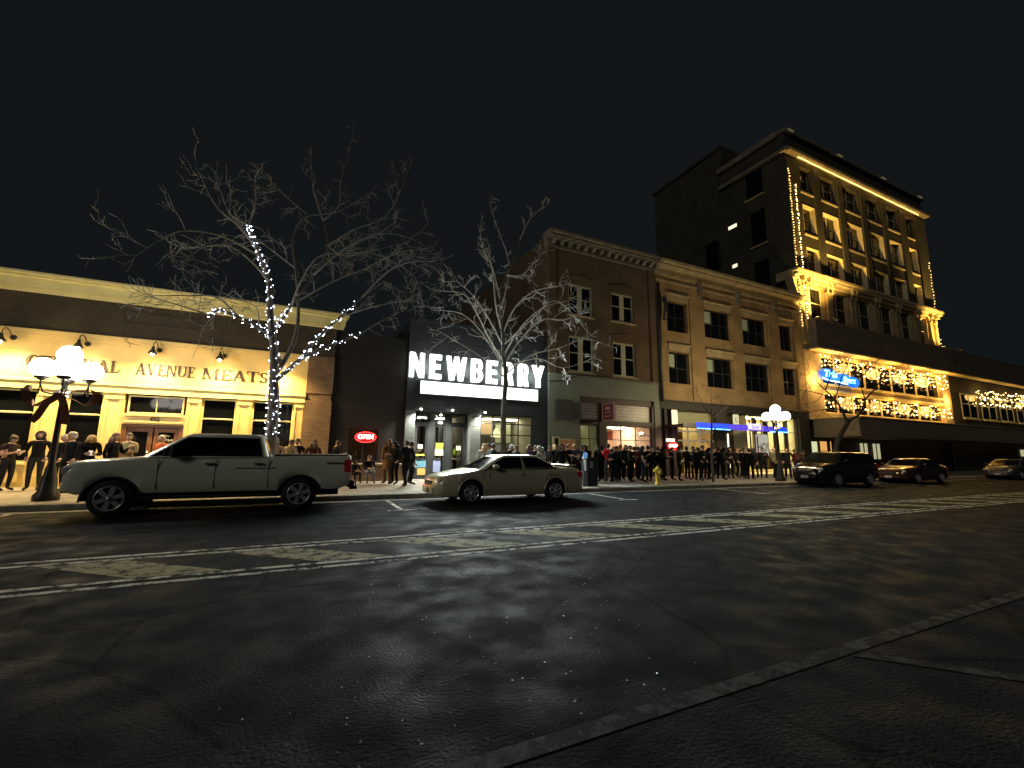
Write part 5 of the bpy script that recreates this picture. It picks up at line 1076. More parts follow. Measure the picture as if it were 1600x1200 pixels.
# pickup
K = thing('pickup_truck', 'white crew cab pickup parked in front of the cream shop', 'pickup truck', (-4.23, 12.72, 0), 'vehicles parked along the kerb')
Lt, hw = 5.42, .93
car_shell(K, [(0, 1.07, .84), (.06, 1.11, .88), (.2, 1.14, .91), (.8, 1.185, .925), (1.25, 1.235, .93), (3.6, 1.26, .93), (3.64, 1.27, .93), (5.36, 1.29, .92), (5.42, 1.27, .9)], Lt, .47, [.80, 4.28], 'paint_white', .47)
cabin(K, 1.2, 1.98, 3.42, 3.58, 1.22, 1.755, .88, .70, 'paint_white', [(.03, .49), (.492, .98)])
underbody(K, Lt, hw, .32, 1.0)
for x in (.80, 4.28):
    for s in (-1, 1): wheel(K, x, s*.79, .385, .26, s, 6)
    arch_trim(K, x, hw, .47, 'black_metal')
lbox(K, 'front_bumper', 'chrome', -.04, .16, -.82, .82, .5, .72, bev=.03); lbox(K, 'grille', 'black_metal', -.03, .03, -.55, .55, .74, .98)
for z in (.8, .87, .93): lbox(K, 'grille_bar', 'chrome', -.045, -.031, -.52, .52, z, z+.02)
lbox(K, 'rear_bumper', 'black_metal', 5.36, 5.53, -.88, .88, .5, .68, bev=.02); lbox(K, 'tow_hitch', 'iron', 5.5, 5.7, -.04, .04, .38, .46); b = MB(); b.tube([(5.66, 0, .46), (5.66, 0, .53)], .025, 8); b.build('tow_ball', 'chrome', K, True)
for s in (-1, 1):
    lbox(K, 'headlight', 'lamp_clear', -.035, .3, s*.72-.15, s*.72+.185, .86, 1.03, bev=.03); lbox(K, 'taillight', 'lamp_red', 5.25, 5.43, s*.86-.065, s*.86+.075, .86, 1.18, bev=.02)
    lbox(K, 'mirror', 'black_metal', 1.62, 1.78, s*1.05-.1, s*1.05+.1, 1.25, 1.45, bev=.04); lbox(K, 'mirror_arm', 'black_metal', 1.66, 1.74, min(s*.88, s*.97), max(s*.88, s*.97), 1.25, 1.31)
    for x in (2.35, 3.3): lbox(K, 'door_handle', 'chrome', x, x+.2, s*.945-.018, s*.945+.018, 1.06, 1.1)
    for x in (1.52, 2.55, 3.6): b = MB(); b.box(x, x+.012, s*.925-.006, s*.925+.006, .55, 1.18); b.build('door_gap', 'void', K, True)
    lbox(K, 'side_step', 'black_metal', 1.35, 3.75, s*.93-.07, s*.93+.07, .36, .42); lbox(K, 'bed_badge', 'chrome', 4.85, 5.22, s*.928-.008, s*.928+.008, 1.09, 1.12, bev=0); lbox(K, 'door_highlight', 'chrome', 2.95, 3.75, s*.932-.008, s*.932+.008, .98, .995, bev=0)  # chrome door strip stands in for a reflection on the paint
lbox(K, 'bed_dark_panel', 'void', 3.7, 5.35, -.78, .78, 1.24, 1.3, bev=0)  # black panel at rail height stands in for the dark open bed
# sedan
def sedan(name, label, cat, loc, paint, L=4.62, hw=.87, tall=0., rim='alloy', spoiler=False, dark=False, rz=0):
    S = thing(name, label, cat, loc, 'vehicles parked along the kerb', rz); k = tall
    car_shell(S, [(0, .55+k*.5, .42), (.05, .66+k*.6, .58), (.18, .75+k*.8, .72), (.6, .83+k, .84), (1.25, .93+k, hw), (2.2, .95+k, hw), (3.7, .97+k, hw), (4.1, .97+k, .85), (4.5, .94+k, .80), (L-.04, .88+k, .76), (L, .72+k, .72)], L, .22+k*.5, [.98, 3.62], paint, .365)
    if tall > .1: cabin(S, 1.0, 1.75, L-.45, L-.12, .9+k, 1.28+k*1.6, hw-.05, .66, paint, [(.04, .33), (.36, .64), (.67, .97)])
    else: cabin(S, 1.18, 2.05, 3.05, 3.95, .92+k, 1.34+k, hw-.055, .60, paint, [(.03, .49), (.53, .97)])
    underbody(S, L, hw, .2, .7)
    for x in (.98, 3.62):
        for s in (-1, 1): wheel(S, x, s*(hw-.12), .315+k*.15, .2, s, 6 if not dark else 5, rim)
        arch_trim(S, x, hw, .365, paint)
    lbox(S, 'front_bumper', paint, -.03, .2, -.52, .52, .26+k*.5, .5+k*.5, bev=.05); lbox(S, 'rear_bumper', paint, L-.1, L+.07, -.74, .74, .3+k*.5, .6+k*.5, bev=.05); lbox(S, 'grille', 'black_metal', -.02, .05, -.32, .32, .52+k*.6, .63+k*.7)
    lbox(S, 'license_plate', 'plate', L+.07, L+.08, -.16, .16, .62+k*.5, .74+k*.5, bev=0); lbox(S, 'license_plate', 'plate', -.075, -.062, -.16, .16, .3+k*.5, .42+k*.5, bev=0)
    for s in (-1, 1):
        lbox(S, 'headlight', 'lamp_clear', .08, .34, s*.56-.14, s*.56+.16, .57+k*.7, .71+k*.8, bev=.05); lbox(S, 'taillight', 'lamp_red', L-.2, L+.01, s*.68-.12, s*.68+.12, .68+k*.8, .86+k, bev=.03); lbox(S, 'mirror', paint, 1.55, 1.72, s*.96-.09, s*.96+.09, .95+k, 1.07+k, bev=.04)
        for x in (2.45, 3.35): lbox(S, 'door_handle', paint, x, x+.16, s*(hw+.002)-.018, s*(hw+.002)+.018, .78+k, .81+k)
        for x in (1.5, 2.55, 3.45): b = MB(); b.box(x, x+.01, s*(hw-.01)-.006, s*(hw-.01)+.006, .35, .88+k); b.build('door_gap', 'void', S, True)
        b = MB(); b.box(.0+1.38, 3.22, s*hw-.006, s*hw+.012, .48+k*.5, .52+k*.5); b.build('side_moulding', paint, S, True)
        b = MB(); b.tube([(1.3, s*(hw-.045), .955+k), (2.2, s*(hw-.04), .975+k), (3.8, s*(hw-.05), .99+k)], .008, 5); b.build('window_strip', 'chrome', S, True)
    if spoiler:
        lbox(S, 'spoiler', paint, L-.42, L-.16, -.68, .68, 1.03+k, 1.06+k, bev=.01)
        for s in (-1, 1): lbox(S, 'spoiler_leg', paint, L-.34, L-.22, s*.6-.03, s*.6+.03, .95+k, 1.03+k)
    return S
S1 = sedan('parked_sedan', 'pale gold four door sedan with boot spoiler parked before the theatre', 'car', (3.28, 12.2, 0), 'paint_gold', spoiler=True)
S2 = sedan('parked_suv', 'black sport utility vehicle parked just right of the warm street lamp', 'car', (21.3, 12.75, 0), 'paint_black', L=4.7, hw=.9, tall=.2, dark=True)
S3 = sedan('parked_sedan', 'copper red sedan parked behind the black vehicle', 'car', (28.6, 12.75, 0), 'paint_copper', dark=True)
S4 = sedan('parked_sedan', 'silver sedan farthest right along the kerb', 'car', (42.2, 12.75, 0), 'paint_silver', dark=True)
# ================================================================== people
mat('hair_dark', (.02, .014, .01), .6); mat('hair_brown', (.09, .045, .02), .6); mat('hair_blond', (.42, .27, .1), .6); mat('hair_grey', (.3, .28, .25), .6); mat('beanie', (.2, .2, .19), .9)
CL = {}
def cloth(c): 
    k = 'cloth_%d_%d_%d' % tuple(int(v*100) for v in c); return mat(k, c, .9, noise=.15, nscale=7, spec=.08)
mat('eye_dark', (.02, .015, .01), .3)
POSES = {}
def arm(side, sh, el, wr): return {'s': side, 'sh': sh, 'el': el, 'wr': wr}
def pose_def(kind):
    """joint positions for a 1.68 m figure facing -y; lean moves the upper body forward"""
    P = dict(pel=(0, 0, .92), wai=(0, .0, 1.07), che=(0, .01, 1.26), nek=(0, .0, 1.41), hd=(0, -.02, 1.565), tilt=0.)
    P['hipL'], P['hipR'] = (-.09, 0, .88), (.09, 0, .88); P['knL'], P['knR'] = (-.10, -.03, .48), (.10, -.03, .48); P['anL'], P['anR'] = (-.11, .03, .09), (.11, .03, .09); P['toL'], P['toR'] = (-.13, -.15, .035), (.13, -.15, .035)
    P['shL'], P['shR'] = (-.18, .01, 1.36), (.18, .01, 1.36); P['elL'], P['elR'] = (-.24, .04, 1.09), (.24, .04, 1.09); P['wrL'], P['wrR'] = (-.25, -.06, .85), (.25, -.06, .85)
    if kind == 'phone': P.update(elL=(-.22, -.02, 1.08), elR=(.22, -.02, 1.08), wrL=(-.08, -.27, 1.16), wrR=(.08, -.27, 1.16), hd=(0, -.06, 1.55), tilt=.5)
    if kind == 'bend': P.update(wai=(0, -.03, 1.06), che=(0, -.14, 1.22), nek=(0, -.22, 1.34), hd=(0, -.32, 1.42), tilt=.9, shL=(-.17, -.18, 1.29), shR=(.17, -.18, 1.29), elL=(-.22, -.22, 1.02), elR=(.22, -.22, 1.02), wrL=(-.08, -.42, 1.05), wrR=(.08, -.42, 1.05))
    if kind == 'pockets': P.update(elL=(-.26, .06, 1.10), elR=(.26, .06, 1.10), wrL=(-.19, -.06, .92), wrR=(.19, -.06, .92))
    if kind == 'crossed': P.update(elL=(-.24, -.06, 1.11), elR=(.24, -.06, 1.11), wrL=(.09, -.2, 1.14), wrR=(-.09, -.17, 1.17))
    if kind == 'talk': P.update(elR=(.25, -.06, 1.1), wrR=(.14, -.28, 1.27), hipL=(-.09, 0, .88), knR=(.13, -.07, .48))
    if kind == 'walk': P.update(knL=(-.09, -.18, .50), anL=(-.1, -.2, .10), toL=(-.11, -.38, .05), knR=(.09, .02, .47), anR=(.1, .22, .14), toR=(.11, .07, .045), wrL=(-.23, .12, .88), elL=(-.23, .12, 1.1), wrR=(.22, -.2, .93), elR=(.23, .0, 1.1))
    if kind == 'sit':
        P.update(pel=(0, .1, .50), wai=(0, .12, .64), che=(0, .08, .83), nek=(0, .03, .98), hd=(0, -.03, 1.12), tilt=.35, hipL=(-.1, .06, .48), hipR=(.1, .06, .48), knL=(-.14, -.34, .52), knR=(.14, -.34, .52), anL=(-.13, -.38, .1), anR=(.13, -.38, .1), toL=(-.14, -.55, .035), toR=(.14, -.55, .035),
                 shL=(-.18, .06, .93), shR=(.18, .06, .93), elL=(-.23, -.1, .7), elR=(.23, -.1, .7), wrL=(-.09, -.34, .66), wrR=(.09, -.34, .66))
    return P
def body_mesh(kind, bare=False, coat=False):
    key = (kind, bare, coat)
    if key in POSES: return POSES[key]
    P = pose_def(kind); V = []; E_ = []; Rd = []; seg = []
    def add(p, r, parent=None, m=None):
        V.append(Vector(p)); Rd.append(r); i = len(V)-1
        if parent is not None: E_.append((parent, i)); seg.append((V[parent], V[i], m))
        return i
    mid = lambda a, c, t=.5: Vector(P[a]).lerp(Vector(P[c]), t)
    pel = add(P['pel'], (.15, .105)); wai = add(P['wai'], (.13, .10), pel, 1); che = add(P['che'], (.165, .115), wai, 1); nb = add(Vector(P['nek'])-Vector((0, 0, .04)), (.095, .085), che, 1); nk = add(Vector(P['nek'])+Vector((0, 0, .03)), (.052, .055), nb, 0); add(Vector(P['nek']).lerp(Vector(P['hd']), .6), (.05, .052), nk, 0)
    sl = 0 if bare else 1
    for s in 'LR':
        sh = add(P['sh'+s], (.068, .068), nb, 1); u = add(mid('sh'+s, 'el'+s), (.055 if not bare else .045,)*2, sh, 1 if not bare else 1); el = add(P['el'+s], (.046 if not bare else .038,)*2, u, sl); f_ = add(mid('el'+s, 'wr'+s), (.043 if not bare else .034,)*2, el, sl); add(P['wr'+s], (.03, .026), f_, sl)
        hp = add(P['hip'+s], (.098, .1), pel, 2); th = add(mid('hip'+s, 'kn'+s), (.082, .082), hp, 2); kn = add(P['kn'+s], (.06, .062), th, 2); cf = add(mid('kn'+s, 'an'+s, .4), (.058, .06), kn, 2); an = add(P['an'+s], (.042, .045), cf, 2); add(P['to'+s], (.042, .03), an, 3)
    me = bpy.data.meshes.new('tmp'); me.from_pydata(V, E_, []); o = bpy.data.objects.new('tmp', me); col.objects.link(o)
    md = o.modifiers.new('s', 'SKIN'); 
    if coat: pass
    sv = me.skin_vertices[0].data
    for i, r in enumerate(Rd): sv[i].radius = r
    sv[0].use_root = True; md.use_smooth_shade = True
    sb = o.modifiers.new('d', 'SUBSURF'); sb.levels = 1
    dg = bpy.context.evaluated_depsgraph_get(); out = bpy.data.meshes.new_from_object(o.evaluated_get(dg)); bpy.data.objects.remove(o)
    b = MB(); b.v = [tuple(v.co) for v in out.vertices]
    for p in out.polygons:
        c = p.center; best, bm_ = 9, 1
        for a, e, m in seg:
            ab = e-a; t = max(0, min(1, (c-a).dot(ab)/max(ab.length_squared, 1e-9))); dd = (a+ab*t-c).length
            if dd < best: best, bm_ = dd, m
        if c.z < .075 and kind != 'x': bm_ = 3
        b.f.append(list(p.vertices)); b.mi.append(bm_); b.sm.append(True)
    # head with jaw, nose, ears, eyes
    hc = Vector(P['hd']); rot = Matrix.Rotation(P['tilt'], 3, 'X'); b.cur = 0
    q = MB(); q.sphere((0, 0, 0), 1, 16, 12); vs = []
    for x, y, z in q.v:
        X, Y, Z = x*.075, y*.093, z*.115
        if Z < -.02: k = 1-.45*((-.02-Z)/.095)**1.3; X *= k; Y = Y*k-.018*(1-k)*2
        if y < -.75 and abs(x) < .35 and -.35 < z < .1: Y -= .022*(1-abs(z+.15)*2)
        if y < -.7 and abs(z-.12) < .12 and .2 < abs(x) < .6: Y += .008
        vs.append(hc+rot@Vector((X, Y, Z)))
    b.add(vs, q.f, True)
    for s in (-1, 1):
        q = MB(); q.sphere((s*.076, .005, -.005), .022, 6, 5, (.45, .7, 1.2)); b.add([hc+rot@Vector(v) for v in q.v], q.f, True)
        b.cur = 4; q = MB(); q.sphere((s*.03, -.083, .012), .0105, 6, 5); b.add([hc+rot@Vector(v) for v in q.v], q.f, True); b.cur = 0
    q = MB(); q.box(-.022, .022, -.09, -.075, -.056, -.049); b.cur = 5; b.add([hc+rot@Vector(v) for v in q.v], q.f); b.cur = 0
    # hands: palm and five bent fingers
    for s, sg in (('L', -1), ('R', 1)):
        wv = Vector(P['wr'+s]); d = (wv-Vector(P['el'+s])).normalized(); side = d.cross(Vector((0, -1, .2))).normalized(); nrm = side.cross(d).normalized()
        if nrm.z > 0 and kind in ('phone', 'bend', 'sit'): nrm = nrm
        b.tube([wv-d*.03, wv+d*.02, wv+d*.075], [.026, .036, .034], 8)
        for k, (ln, off) in enumerate(((.068, -.027), (.078, -.009), (.074, .009), (.058, .027))):
            p0 = wv+d*.07+side*off; p1 = p0+d*ln*.5+nrm*.006; p2 = p1+d*ln*.32+nrm*.022; p3 = p2+d*ln*.1+nrm*.024; b.tube([p0, p1, p2, p3], [.0105, .0095, .0085, .006], 6)
        t0 = wv+d*.02+side*(-sg)*.03; b.tube([t0, t0+d*.03+side*(-sg)*.02, t0+d*.055+side*(-sg)*.022+nrm*.012], [.013, .011, .008], 6)
    if coat:            # long coat hem over the thighs
        b.cur = 1; pz = P['pel'][2]
        b.lathe((0, P['pel'][1], pz-.42), [(.215, 0), (.22, .03), (.20, .2), (.175, .42), (.15, .55)], 16)
    b.v = [tuple(v) for v in b.v]
    me2 = bpy.data.meshes.new('person'); me2.from_pydata(b.v, [], b.f); me2.polygons.foreach_set('material_index', b.mi); me2.polygons.foreach_set('use_smooth', b.sm); me2.update()
    for mm in ('skin', 'charcoal', 'charcoal', 'rubber', 'eye_dark', 'maroon'): me2.materials.append(MATS[mm])
    POSES[key] = (me2, hc, P['tilt'], P); return POSES[key]
HAIR = {}
def hair_mesh(style):
    if style in HAIR: return HAIR[style]
    q = MB(); q.sphere((0, .008, .012), 1, 18, 12, (.088, .104, .122) if style != 'hood' else (.108, .125, .14)); keep = MB()
    def ok(c):
        if style in ('short', 'beanie'): return c.z > .035 or (c.y > .02 and c.z > -.05)
        if style == 'hood': return c.y > -.075 or c.z > .09
        return c.z > .045 or c.y > -.015
    fs = []
    for f in q.f:
        c = sum((Vector(q.v[i]) for i in f), Vector())/len(f)
        if ok(c): fs.append(f)
    keep.add(q.v, fs, True)
    if style == 'long': keep.tube([(0, .06, -.0), (0, .075, -.1), (0, .085, -.2), (0, .08, -.3)], [.085, .092, .088, .05], 12); [keep.tube([(s*.07, .02, 0), (s*.085, .0, -.1), (s*.08, -.01, -.2)], [.03, .032, .015], 8) for s in (-1, 1)]
    if style == 'bob': keep.tube([(0, .05, .0), (0, .05, -.07), (0, .04, -.12)], [.09, .092, .07], 12)
    if style == 'beanie': keep.lathe((0, .012, .03), [(.095, 0), (.1, .01), (.1, .035), (.094, .04), (.085, .09), (.05, .125), (.01, .135)], 16)
    if style == 'cap': keep.lathe((0, .008, .04), [(.092, 0), (.09, .05), (.06, .085), (.01, .095)], 16); keep.prism([(-.06, -.08), (.06, -.08), (.05, -.16), (-.05, -.16)], .045, .055, 'z')
    if style == 'bun': keep.sphere((0, .1, .08), .045, 10, 8)
    if style == 'hood': keep.tube([(0, .07, -.06), (0, .06, -.14)], [.11, .1], 12)
    used = sorted({i for f in keep.f for i in f}); mp = {k: j for j, k in enumerate(used)}
    me = bpy.data.meshes.new('hair'); me.from_pydata([keep.v[i] for i in used], [], [[mp[i] for i in f] for f in keep.f]); me.polygons.foreach_set('use_smooth', [True]*len(me.polygons)); me.materials.append(MATS['hair_dark']); HAIR[style] = me; return me
def person(label, px, py, Y, kind='pockets', face=0., top=(.02, .02, .025), leg=(.02, .022, .03), hair='short', hm='hair_dark', h=1.0, group='people waiting on the pavement', bare=False, coat=False, skin=None, X=None, z=.15, props=()):
    me, hc, tilt, P = body_mesh(kind, bare, coat)
    p = at(px, py, Y) if X is None else Vector((X, Y, 0))
    rz = R(face); hx = Vector((hc.x, hc.y, 0)); hx.rotate(Matrix.Rotation(rz, 3, 'Z'))
    o = bpy.data.objects.new('person', me.copy() if False else me); col.objects.link(o); o.location = (p.x-hx.x*h, Y-hx.y*h, z); o.rotation_euler = (0, 0, rz); wd = 1+.16*((px*7) % 10)/10; o.scale = (h*wd, h*wd, h)
    tag(o, label, 'person', group)
    for i, mm in ((0, MATS['skin'] if not skin else mat('skin_%d' % int(skin*100), (skin, skin*.62, skin*.45), .55)), (1, cloth(top)), (2, cloth(leg))):
        o.material_slots[i].link = 'OBJECT'; o.material_slots[i].material = mm
    if hair:
        hm_ = hair_mesh(hair); g = bpy.data.objects.new({'hood': 'hood', 'cap': 'cap', 'beanie': 'beanie'}.get(hair, 'hair'), hm_); col.objects.link(g); g.parent = o; g.location = hc; g.rotation_euler = (tilt, 0, 0)
        g.material_slots[0].link = 'OBJECT'; g.material_slots[0].material = MATS[hm] if isinstance(hm, str) else cloth(hm)
    for pr in props: pr(o, P, h)
    return o
def held(label, name, cat, c, dims, off, emit=0.):
    def fn(o, P, h):
        pz = (Vector(P['wrL'])+Vector(P['wrR']))/2+Vector(off); M = Matrix.Rotation(o.rotation_euler.z, 3, 'Z'); wpt = Vector(o.location)+M@(pz*h)
        b = MB(); b.box(-dims[0]/2, dims[0]/2, -dims[1]/2, dims[1]/2, -dims[2]/2, dims[2]/2, bev=min(dims)*.2)
        q = b.build(name, mat(name+'_%d' % int(c[0]*100), c, .4, emit=c if emit else None, estr=emit), None, True); q.location = wpt; q.rotation_euler = (-.6, 0, o.rotation_euler.z); tag(q, label, cat)
    return fn
blk, nvy, gry = (.011, .011, .013), (.02, .025, .045), (.09, .09, .09)
G0 = 'people by the cream shop'
person('person with bare arms and dark vest looking at a phone at the far left edge', 22, 686, 17.6, 'phone', 60, (.03, .02, .02), (.02, .02, .02), 'bun', 'hair_dark', .93, G0, bare=True, skin=.5, props=(held('small phone held by the person at the far left edge', 'phone', 'phone', (.6, .62, .6), (.07, .012, .14), (0, -.05, .03), .2),))
person('person in black puffer jacket and hood standing before the cream pilaster', 65, 674, 17.6, 'pockets', 5, blk, (.03, .03, .028), 'hood', (.02, .02, .02), 1.0, G0)
person('person with grey cap behind the left street lamp post', 114, 678, 16.6, 'pockets', -30, blk, blk, 'cap', 'hair_grey', .99, G0)
person('person with greying hair partly hidden by the street lamp post', 101, 690, 17.3, 'talk', 40, blk, blk, 'short', 'hair_grey', .96, G0)
person('blond person bending over a lit phone beside the pickup bonnet', 143, 690, 15.6, 'bend', 25, blk, blk, 'long', 'hair_blond', 1.03, G0, props=(held('lit phone held by the bending blond person', 'phone', 'phone', (.75, .7, .6), (.08, .012, .15), (0, -.07, .02), .5),))
person('long haired person in black jacket turned right beside the shop door', 182, 682, 16.2, 'talk', 70, blk, blk, 'long', 'hair_brown', .99, G0)
person('bearded person in pale olive shirt with folded arms before the wooden door', 203, 680, 17.0, 'crossed', -10, (.28, .25, .14), (.06, .06, .06), 'short', 'hair_dark', 1.0, G0, skin=.5)
person('grey haired person in orange top in front of the right wooden door', 253, 682, 17.2, 'pockets', -40, (.5, .12, .04), blk, 'short', 'hair_grey', .98, G0)
G1 = 'people behind the pickup bed'
person('person in pale top behind the pickup bed, nearest the cab', 432, 686, 16.0, 'pockets', 180, (.42, .3, .2), blk, 'bob', 'hair_grey', .96, G1)
person('person in cream jacket behind the pickup bed, second from the cab', 456, 691, 16.2, 'phone', 150, (.4, .34, .24), blk, 'short', 'hair_brown', .95, G1)
person('person in black behind the pickup bed between two pale jackets and the pier', 465, 688, 17.0, 'pockets', -20, blk, blk, 'short', 'hair_dark', .97, G1)
person('person in brown coat behind the pickup bed before the brick pier', 491, 692, 16.5, 'pockets', 15, (.1, .05, .04), blk, 'long', 'hair_dark', .95, G1)
person('person in dark parka beside the pickup tailgate under the OPEN sign', 529, 690, 17.0, 'phone', 100, blk, blk, 'short', 'hair_dark', .96, G1)
G2 = 'people near the theatre doors'
person('person sitting low on the ledge in dark clothes left under the OPEN sign', 556, 727, 18.2, 'sit', 15, blk, blk, 'hood', (.02, .02, .02), .72, G2)
person('person sitting in blue jeans with bent knees right under the OPEN sign', 577, 721, 18.1, 'sit', 5, blk, (.12, .14, .17), 'short', 'hair_dark', .86, G2)
person('person in long brown hooded coat standing right of the OPEN sign', 608, 689, 17.5, 'pockets', 200, (.16, .09, .05), (.08, .06, .05), 'long', 'hair_brown', 1.02, G2, coat=True)
person('person in black looking at a phone beside the brown coat', 617, 696, 17.0, 'phone', -60, blk, blk, 'hood', (.03, .03, .03), .96, G2)
person('person in black walking toward the theatre doors at the tiled column', 636, 692, 15.7, 'walk', 200, blk, blk, 'short', 'hair_dark', .97, G2)
person('person in black with pale scarf just left of the theatre doors', 644, 697, 16.8, 'talk', 100, (.05, .05, .055), blk, 'short', 'hair_dark', .95, G2)
person('staff person in bright yellow vest standing inside the right glass door', 711, 700, 21.4, 'talk', 70, (.55, .8, .05), blk, 'short', 'hair_brown', .93, 'people inside the theatre', z=.17)
person('person in white jacket with backpack before the gridded theatre window', 757, 697, 16.0, 'pockets', 160, (.5, .5, .5), blk, 'long', 'hair_blond', .93, G2)
person('person with pale blue scarf beside the white jacket', 763, 697, 15.8, 'talk', -90, (.3, .42, .48), blk, 'short', 'hair_brown', .94, G2)
person('person in black right of the pale blue scarf', 771, 699, 16.4, 'pockets', 100, blk, blk, 'short', 'hair_dark', .94, G2)
person('person in dark cap behind the sedan roof, just right of the tree trunk', 786, 703, 16.2, 'pockets', 20, blk, blk, 'cap', (.03, .03, .03), .92, G2)
person('person in dark jacket with white cap behind the middle of the sedan roof', 799, 700, 16.0, 'phone', 60, blk, blk, 'cap', (.5, .5, .5), .93, G2)
person('person in grey coat behind the sedan roof', 806, 703, 16.5, 'pockets', -70, (.07, .07, .08), blk, 'short', 'hair_dark', .91, G2)
person('brown haired person in plum top before the last window column', 828, 700, 16.2, 'crossed', 90, (.05, .03, .06), blk, 'long', 'hair_brown', .94, G2)
person('person in black beside the dark theatre end column', 837, 701, 16.6, 'phone', -30, blk, blk, 'short', 'hair_brown', .93, G2)
person('person bowing in grey hood behind the sedan rear window', 843, 707, 15.6, 'bend', -70, (.2, .2, .19), blk, 'hood', (.4, .4, .38), .98, G2)
G3 = 'people along the grey wall and maroon shop'
person('person in black with pale face left of the display case', 860, 703, 16.8, 'phone', 60, blk, blk, 'short', 'hair_dark', .93, G3)
person('blond person in black before the display case', 867, 701, 16.5, 'pockets', 180, blk, blk, 'bob', 'hair_blond', .95, G3)
person('person in dark coat in front of the display case picture', 878, 701, 16.0, 'pockets', -20, blk, blk, 'hood', blk, .95, G3)
person('tall person in black at the right of the display case', 889, 698, 16.4, 'talk', 40, blk, blk, 'short', 'hair_dark', .98, G3)
person('fair haired person in navy tee shirt with bare arms by the grey wall', 898, 696, 16.2, 'phone', -70, nvy, blk, 'short', 'hair_blond', .98, G3, bare=True, skin=.5)
person('person in olive coat silhouetted in the bright hall doorway', 921, 698, 17.6, 'pockets', 30, (.06, .06, .04), blk, 'short', 'hair_brown', .97, G3)
person('person in black right of the pay station', 933, 703, 16.0, 'pockets', 190, blk, blk, 'long', 'hair_dark', .95, G3)
person('person in bright red top with white straps before the maroon shop window', 950, 692, 16.0, 'talk', 170, (.75, .02, .03), (.05, .05, .05), 'short', 'hair_dark', 1.0, G3)
person('person in dark green coat beside the red top', 963, 701, 15.8, 'phone', -60, (.03, .05, .03), blk, 'short', 'hair_dark', .95, G3)
person('long haired person with pale face in the middle of the shop window', 978, 697, 16.6, 'pockets', -10, blk, blk, 'long', 'hair_brown', .99, G3, skin=.5)
person('person in olive jacket below the middle of the shop window', 985, 705, 15.6, 'crossed', 30, (.05, .06, .03), blk, 'short', 'hair_dark', .96, G3)
person('person in wine coloured top before the shop window', 997, 701, 16.6, 'pockets', 70, (.12, .02, .03), blk, 'short', 'hair_dark', .94, G3)
person('dark haired person with one pale bare arm leaning near the hydrant', 1004, 705, 15.4, 'talk', 60, blk, (.03, .035, .05), 'long', 'hair_dark', .95, G3, bare=True, skin=.5)
person('tall person in black silhouetted at the right end of the shop window', 1012, 702, 15.8, 'pockets', 180, blk, blk, 'short', 'hair_dark', .97, G3)
G4 = 'people outside the buff building'
person('person in dark red light under the right OPEN sign', 1028, 704, 16.4, 'pockets', 150, blk, blk, 'short', 'hair_dark', .95, G4)
person('person in black hood under the right OPEN sign', 1037, 707, 16.0, 'phone', 20, blk, blk, 'hood', blk, .95, G4)
person('person in black between the OPEN sign and the gridded cafe window', 1050, 707, 16.2, 'pockets', 60, blk, blk, 'short', 'hair_dark', .95, G4)
person('short haired person at the left of the gridded cafe window', 1073, 702, 16.4, 'talk', 90, blk, blk, 'short', 'hair_dark', .98, G4)
person('brown haired person facing left before the gridded cafe window', 1083, 703, 16.2, 'talk', -90, (.06, .04, .03), blk, 'bob', 'hair_brown', .98, G4)
person('tall person in black before the orange cafe poster', 1098, 699, 16.0, 'pockets', 0, blk, blk, 'short', 'hair_dark', 1.02, G4)
person('person in black coat just right of the slender young tree', 1124, 707, 16.0, 'pockets', 120, blk, blk, 'short', 'hair_dark', .98, G4)
person('person in black hood left of the dark entrance', 1108, 708, 16.4, 'phone', 20, blk, blk, 'hood', blk, .96, G4)
person('person in black parka in the dark entrance, left one', 1140, 706, 16.6, 'pockets', -30, blk, blk, 'hood', blk, .98, G4)
person('person in black parka in the dark entrance, right one', 1151, 705, 16.8, 'pockets', 30, blk, blk, 'short', 'hair_brown', .98, G4)
person('person in black carrying a yellow bundle below the poster', 1163, 708, 16.0, 'crossed', 10, blk, blk, 'short', 'hair_dark', .96, G4, props=(held('yellow bundle held in the crowd below the poster', 'bundle', 'bundle', (.6, .45, .08), (.3, .16, .2), (0, -.1, -.02)),))
person('dark haired person in black before the HO poster', 1178, 706, 16.4, 'pockets', 150, blk, blk, 'long', 'hair_dark', .98, G4)
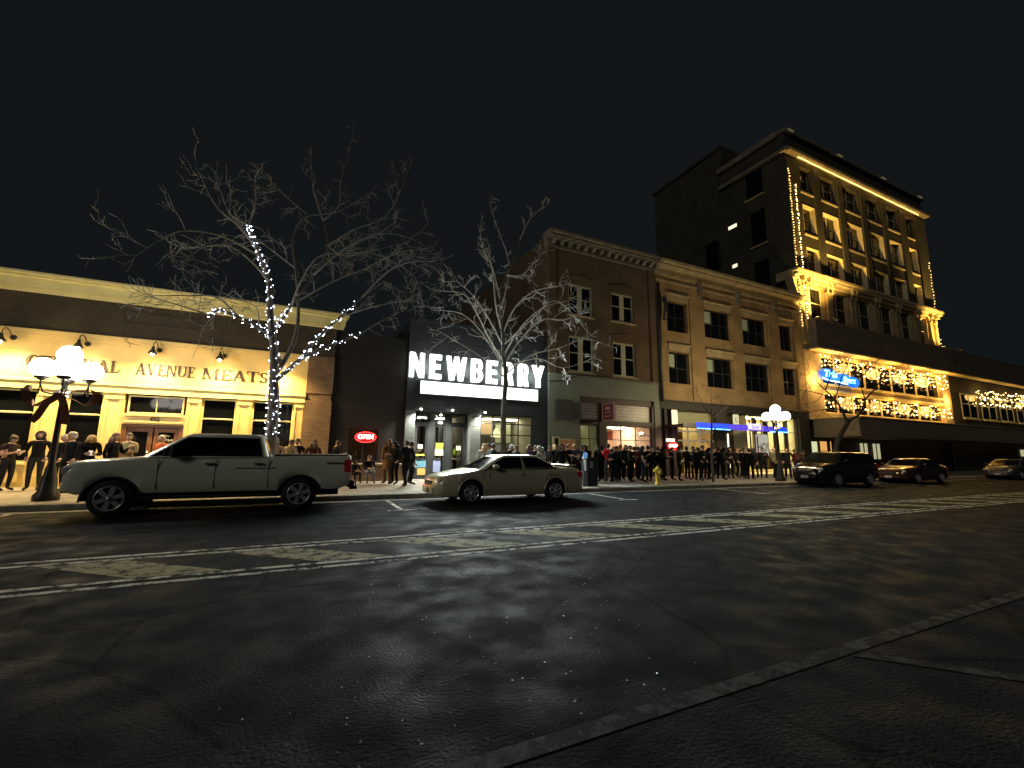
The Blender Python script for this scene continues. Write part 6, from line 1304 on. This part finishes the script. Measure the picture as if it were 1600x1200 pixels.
person('person in black with long sleeve at the right of the poster', 1191, 704, 16.0, 'talk', -60, blk, blk, 'short', 'hair_dark', .99, G4)
person('grey haired person in olive vest beside the right street lamp', 1209, 702, 15.6, 'pockets', 10, (.16, .15, .1), blk, 'short', 'hair_grey', .99, G4)
person('person in black jacket right of the right street lamp', 1229, 704, 15.2, 'pockets', -60, blk, blk, 'short', 'hair_dark', 1.0, G4)
person('person leaning behind the black vehicle bonnet', 1254, 708, 16.2, 'bend', 60, (.1, .05, .03), blk, 'short', 'hair_dark', 1.0, G4)
person('person in red jacket further back beside the black vehicle', 1242, 708, 17.2, 'pockets', 20, (.2, .03, .03), blk, 'short', 'hair_dark', .97, G4)

for lab, px, py, Y, kd, fc, hr in (
 ('person in black between the fair haired navy shirt and the bright doorway', 908, 702, 17.2, 'pockets', 20, 'short'),
 ('person in black hood at the left edge of the maroon doorway', 914, 706, 16.2, 'phone', -40, 'hood'),
 ('person in black cap left of the bright red top', 941, 704, 17.4, 'pockets', 80, 'cap'),
 ('person in black crouched forward right of the bright red top', 956, 708, 15.4, 'bend', -60, 'short'),
 ('person in black with short dark hair between green coat and pale faced person', 970, 704, 17.0, 'pockets', 0, 'short'),
 ('person in black behind the leaning bare armed person', 991, 704, 17.6, 'pockets', 120, 'short'),
 ('person in black right behind the hydrant', 1020, 706, 15.6, 'talk', -30, 'short'),
 ('person in black beanie at the left frame of the cafe window', 1061, 706, 15.6, 'pockets', 40, 'beanie'),
 ('person in black just left of the slender tree trunk', 1091, 706, 15.2, 'phone', 90, 'short'),
 ('person in black half hidden by the slender tree trunk', 1116, 704, 17.0, 'pockets', -90, 'short'),
 ('person in black with hood right of the slender tree', 1131, 708, 15.6, 'phone', 30, 'hood'),
 ('person in black at the right side of the dark entrance', 1158, 706, 17.2, 'pockets', 60, 'short'),
 ('person in black in front of the red figure of the poster', 1171, 708, 15.4, 'talk', 100, 'short')):
    person(lab, px, py, Y, kd, fc, blk, blk, hr, 'hair_dark' if hr == 'short' else (.02, .02, .02), .95, 'people packed along the pavement')
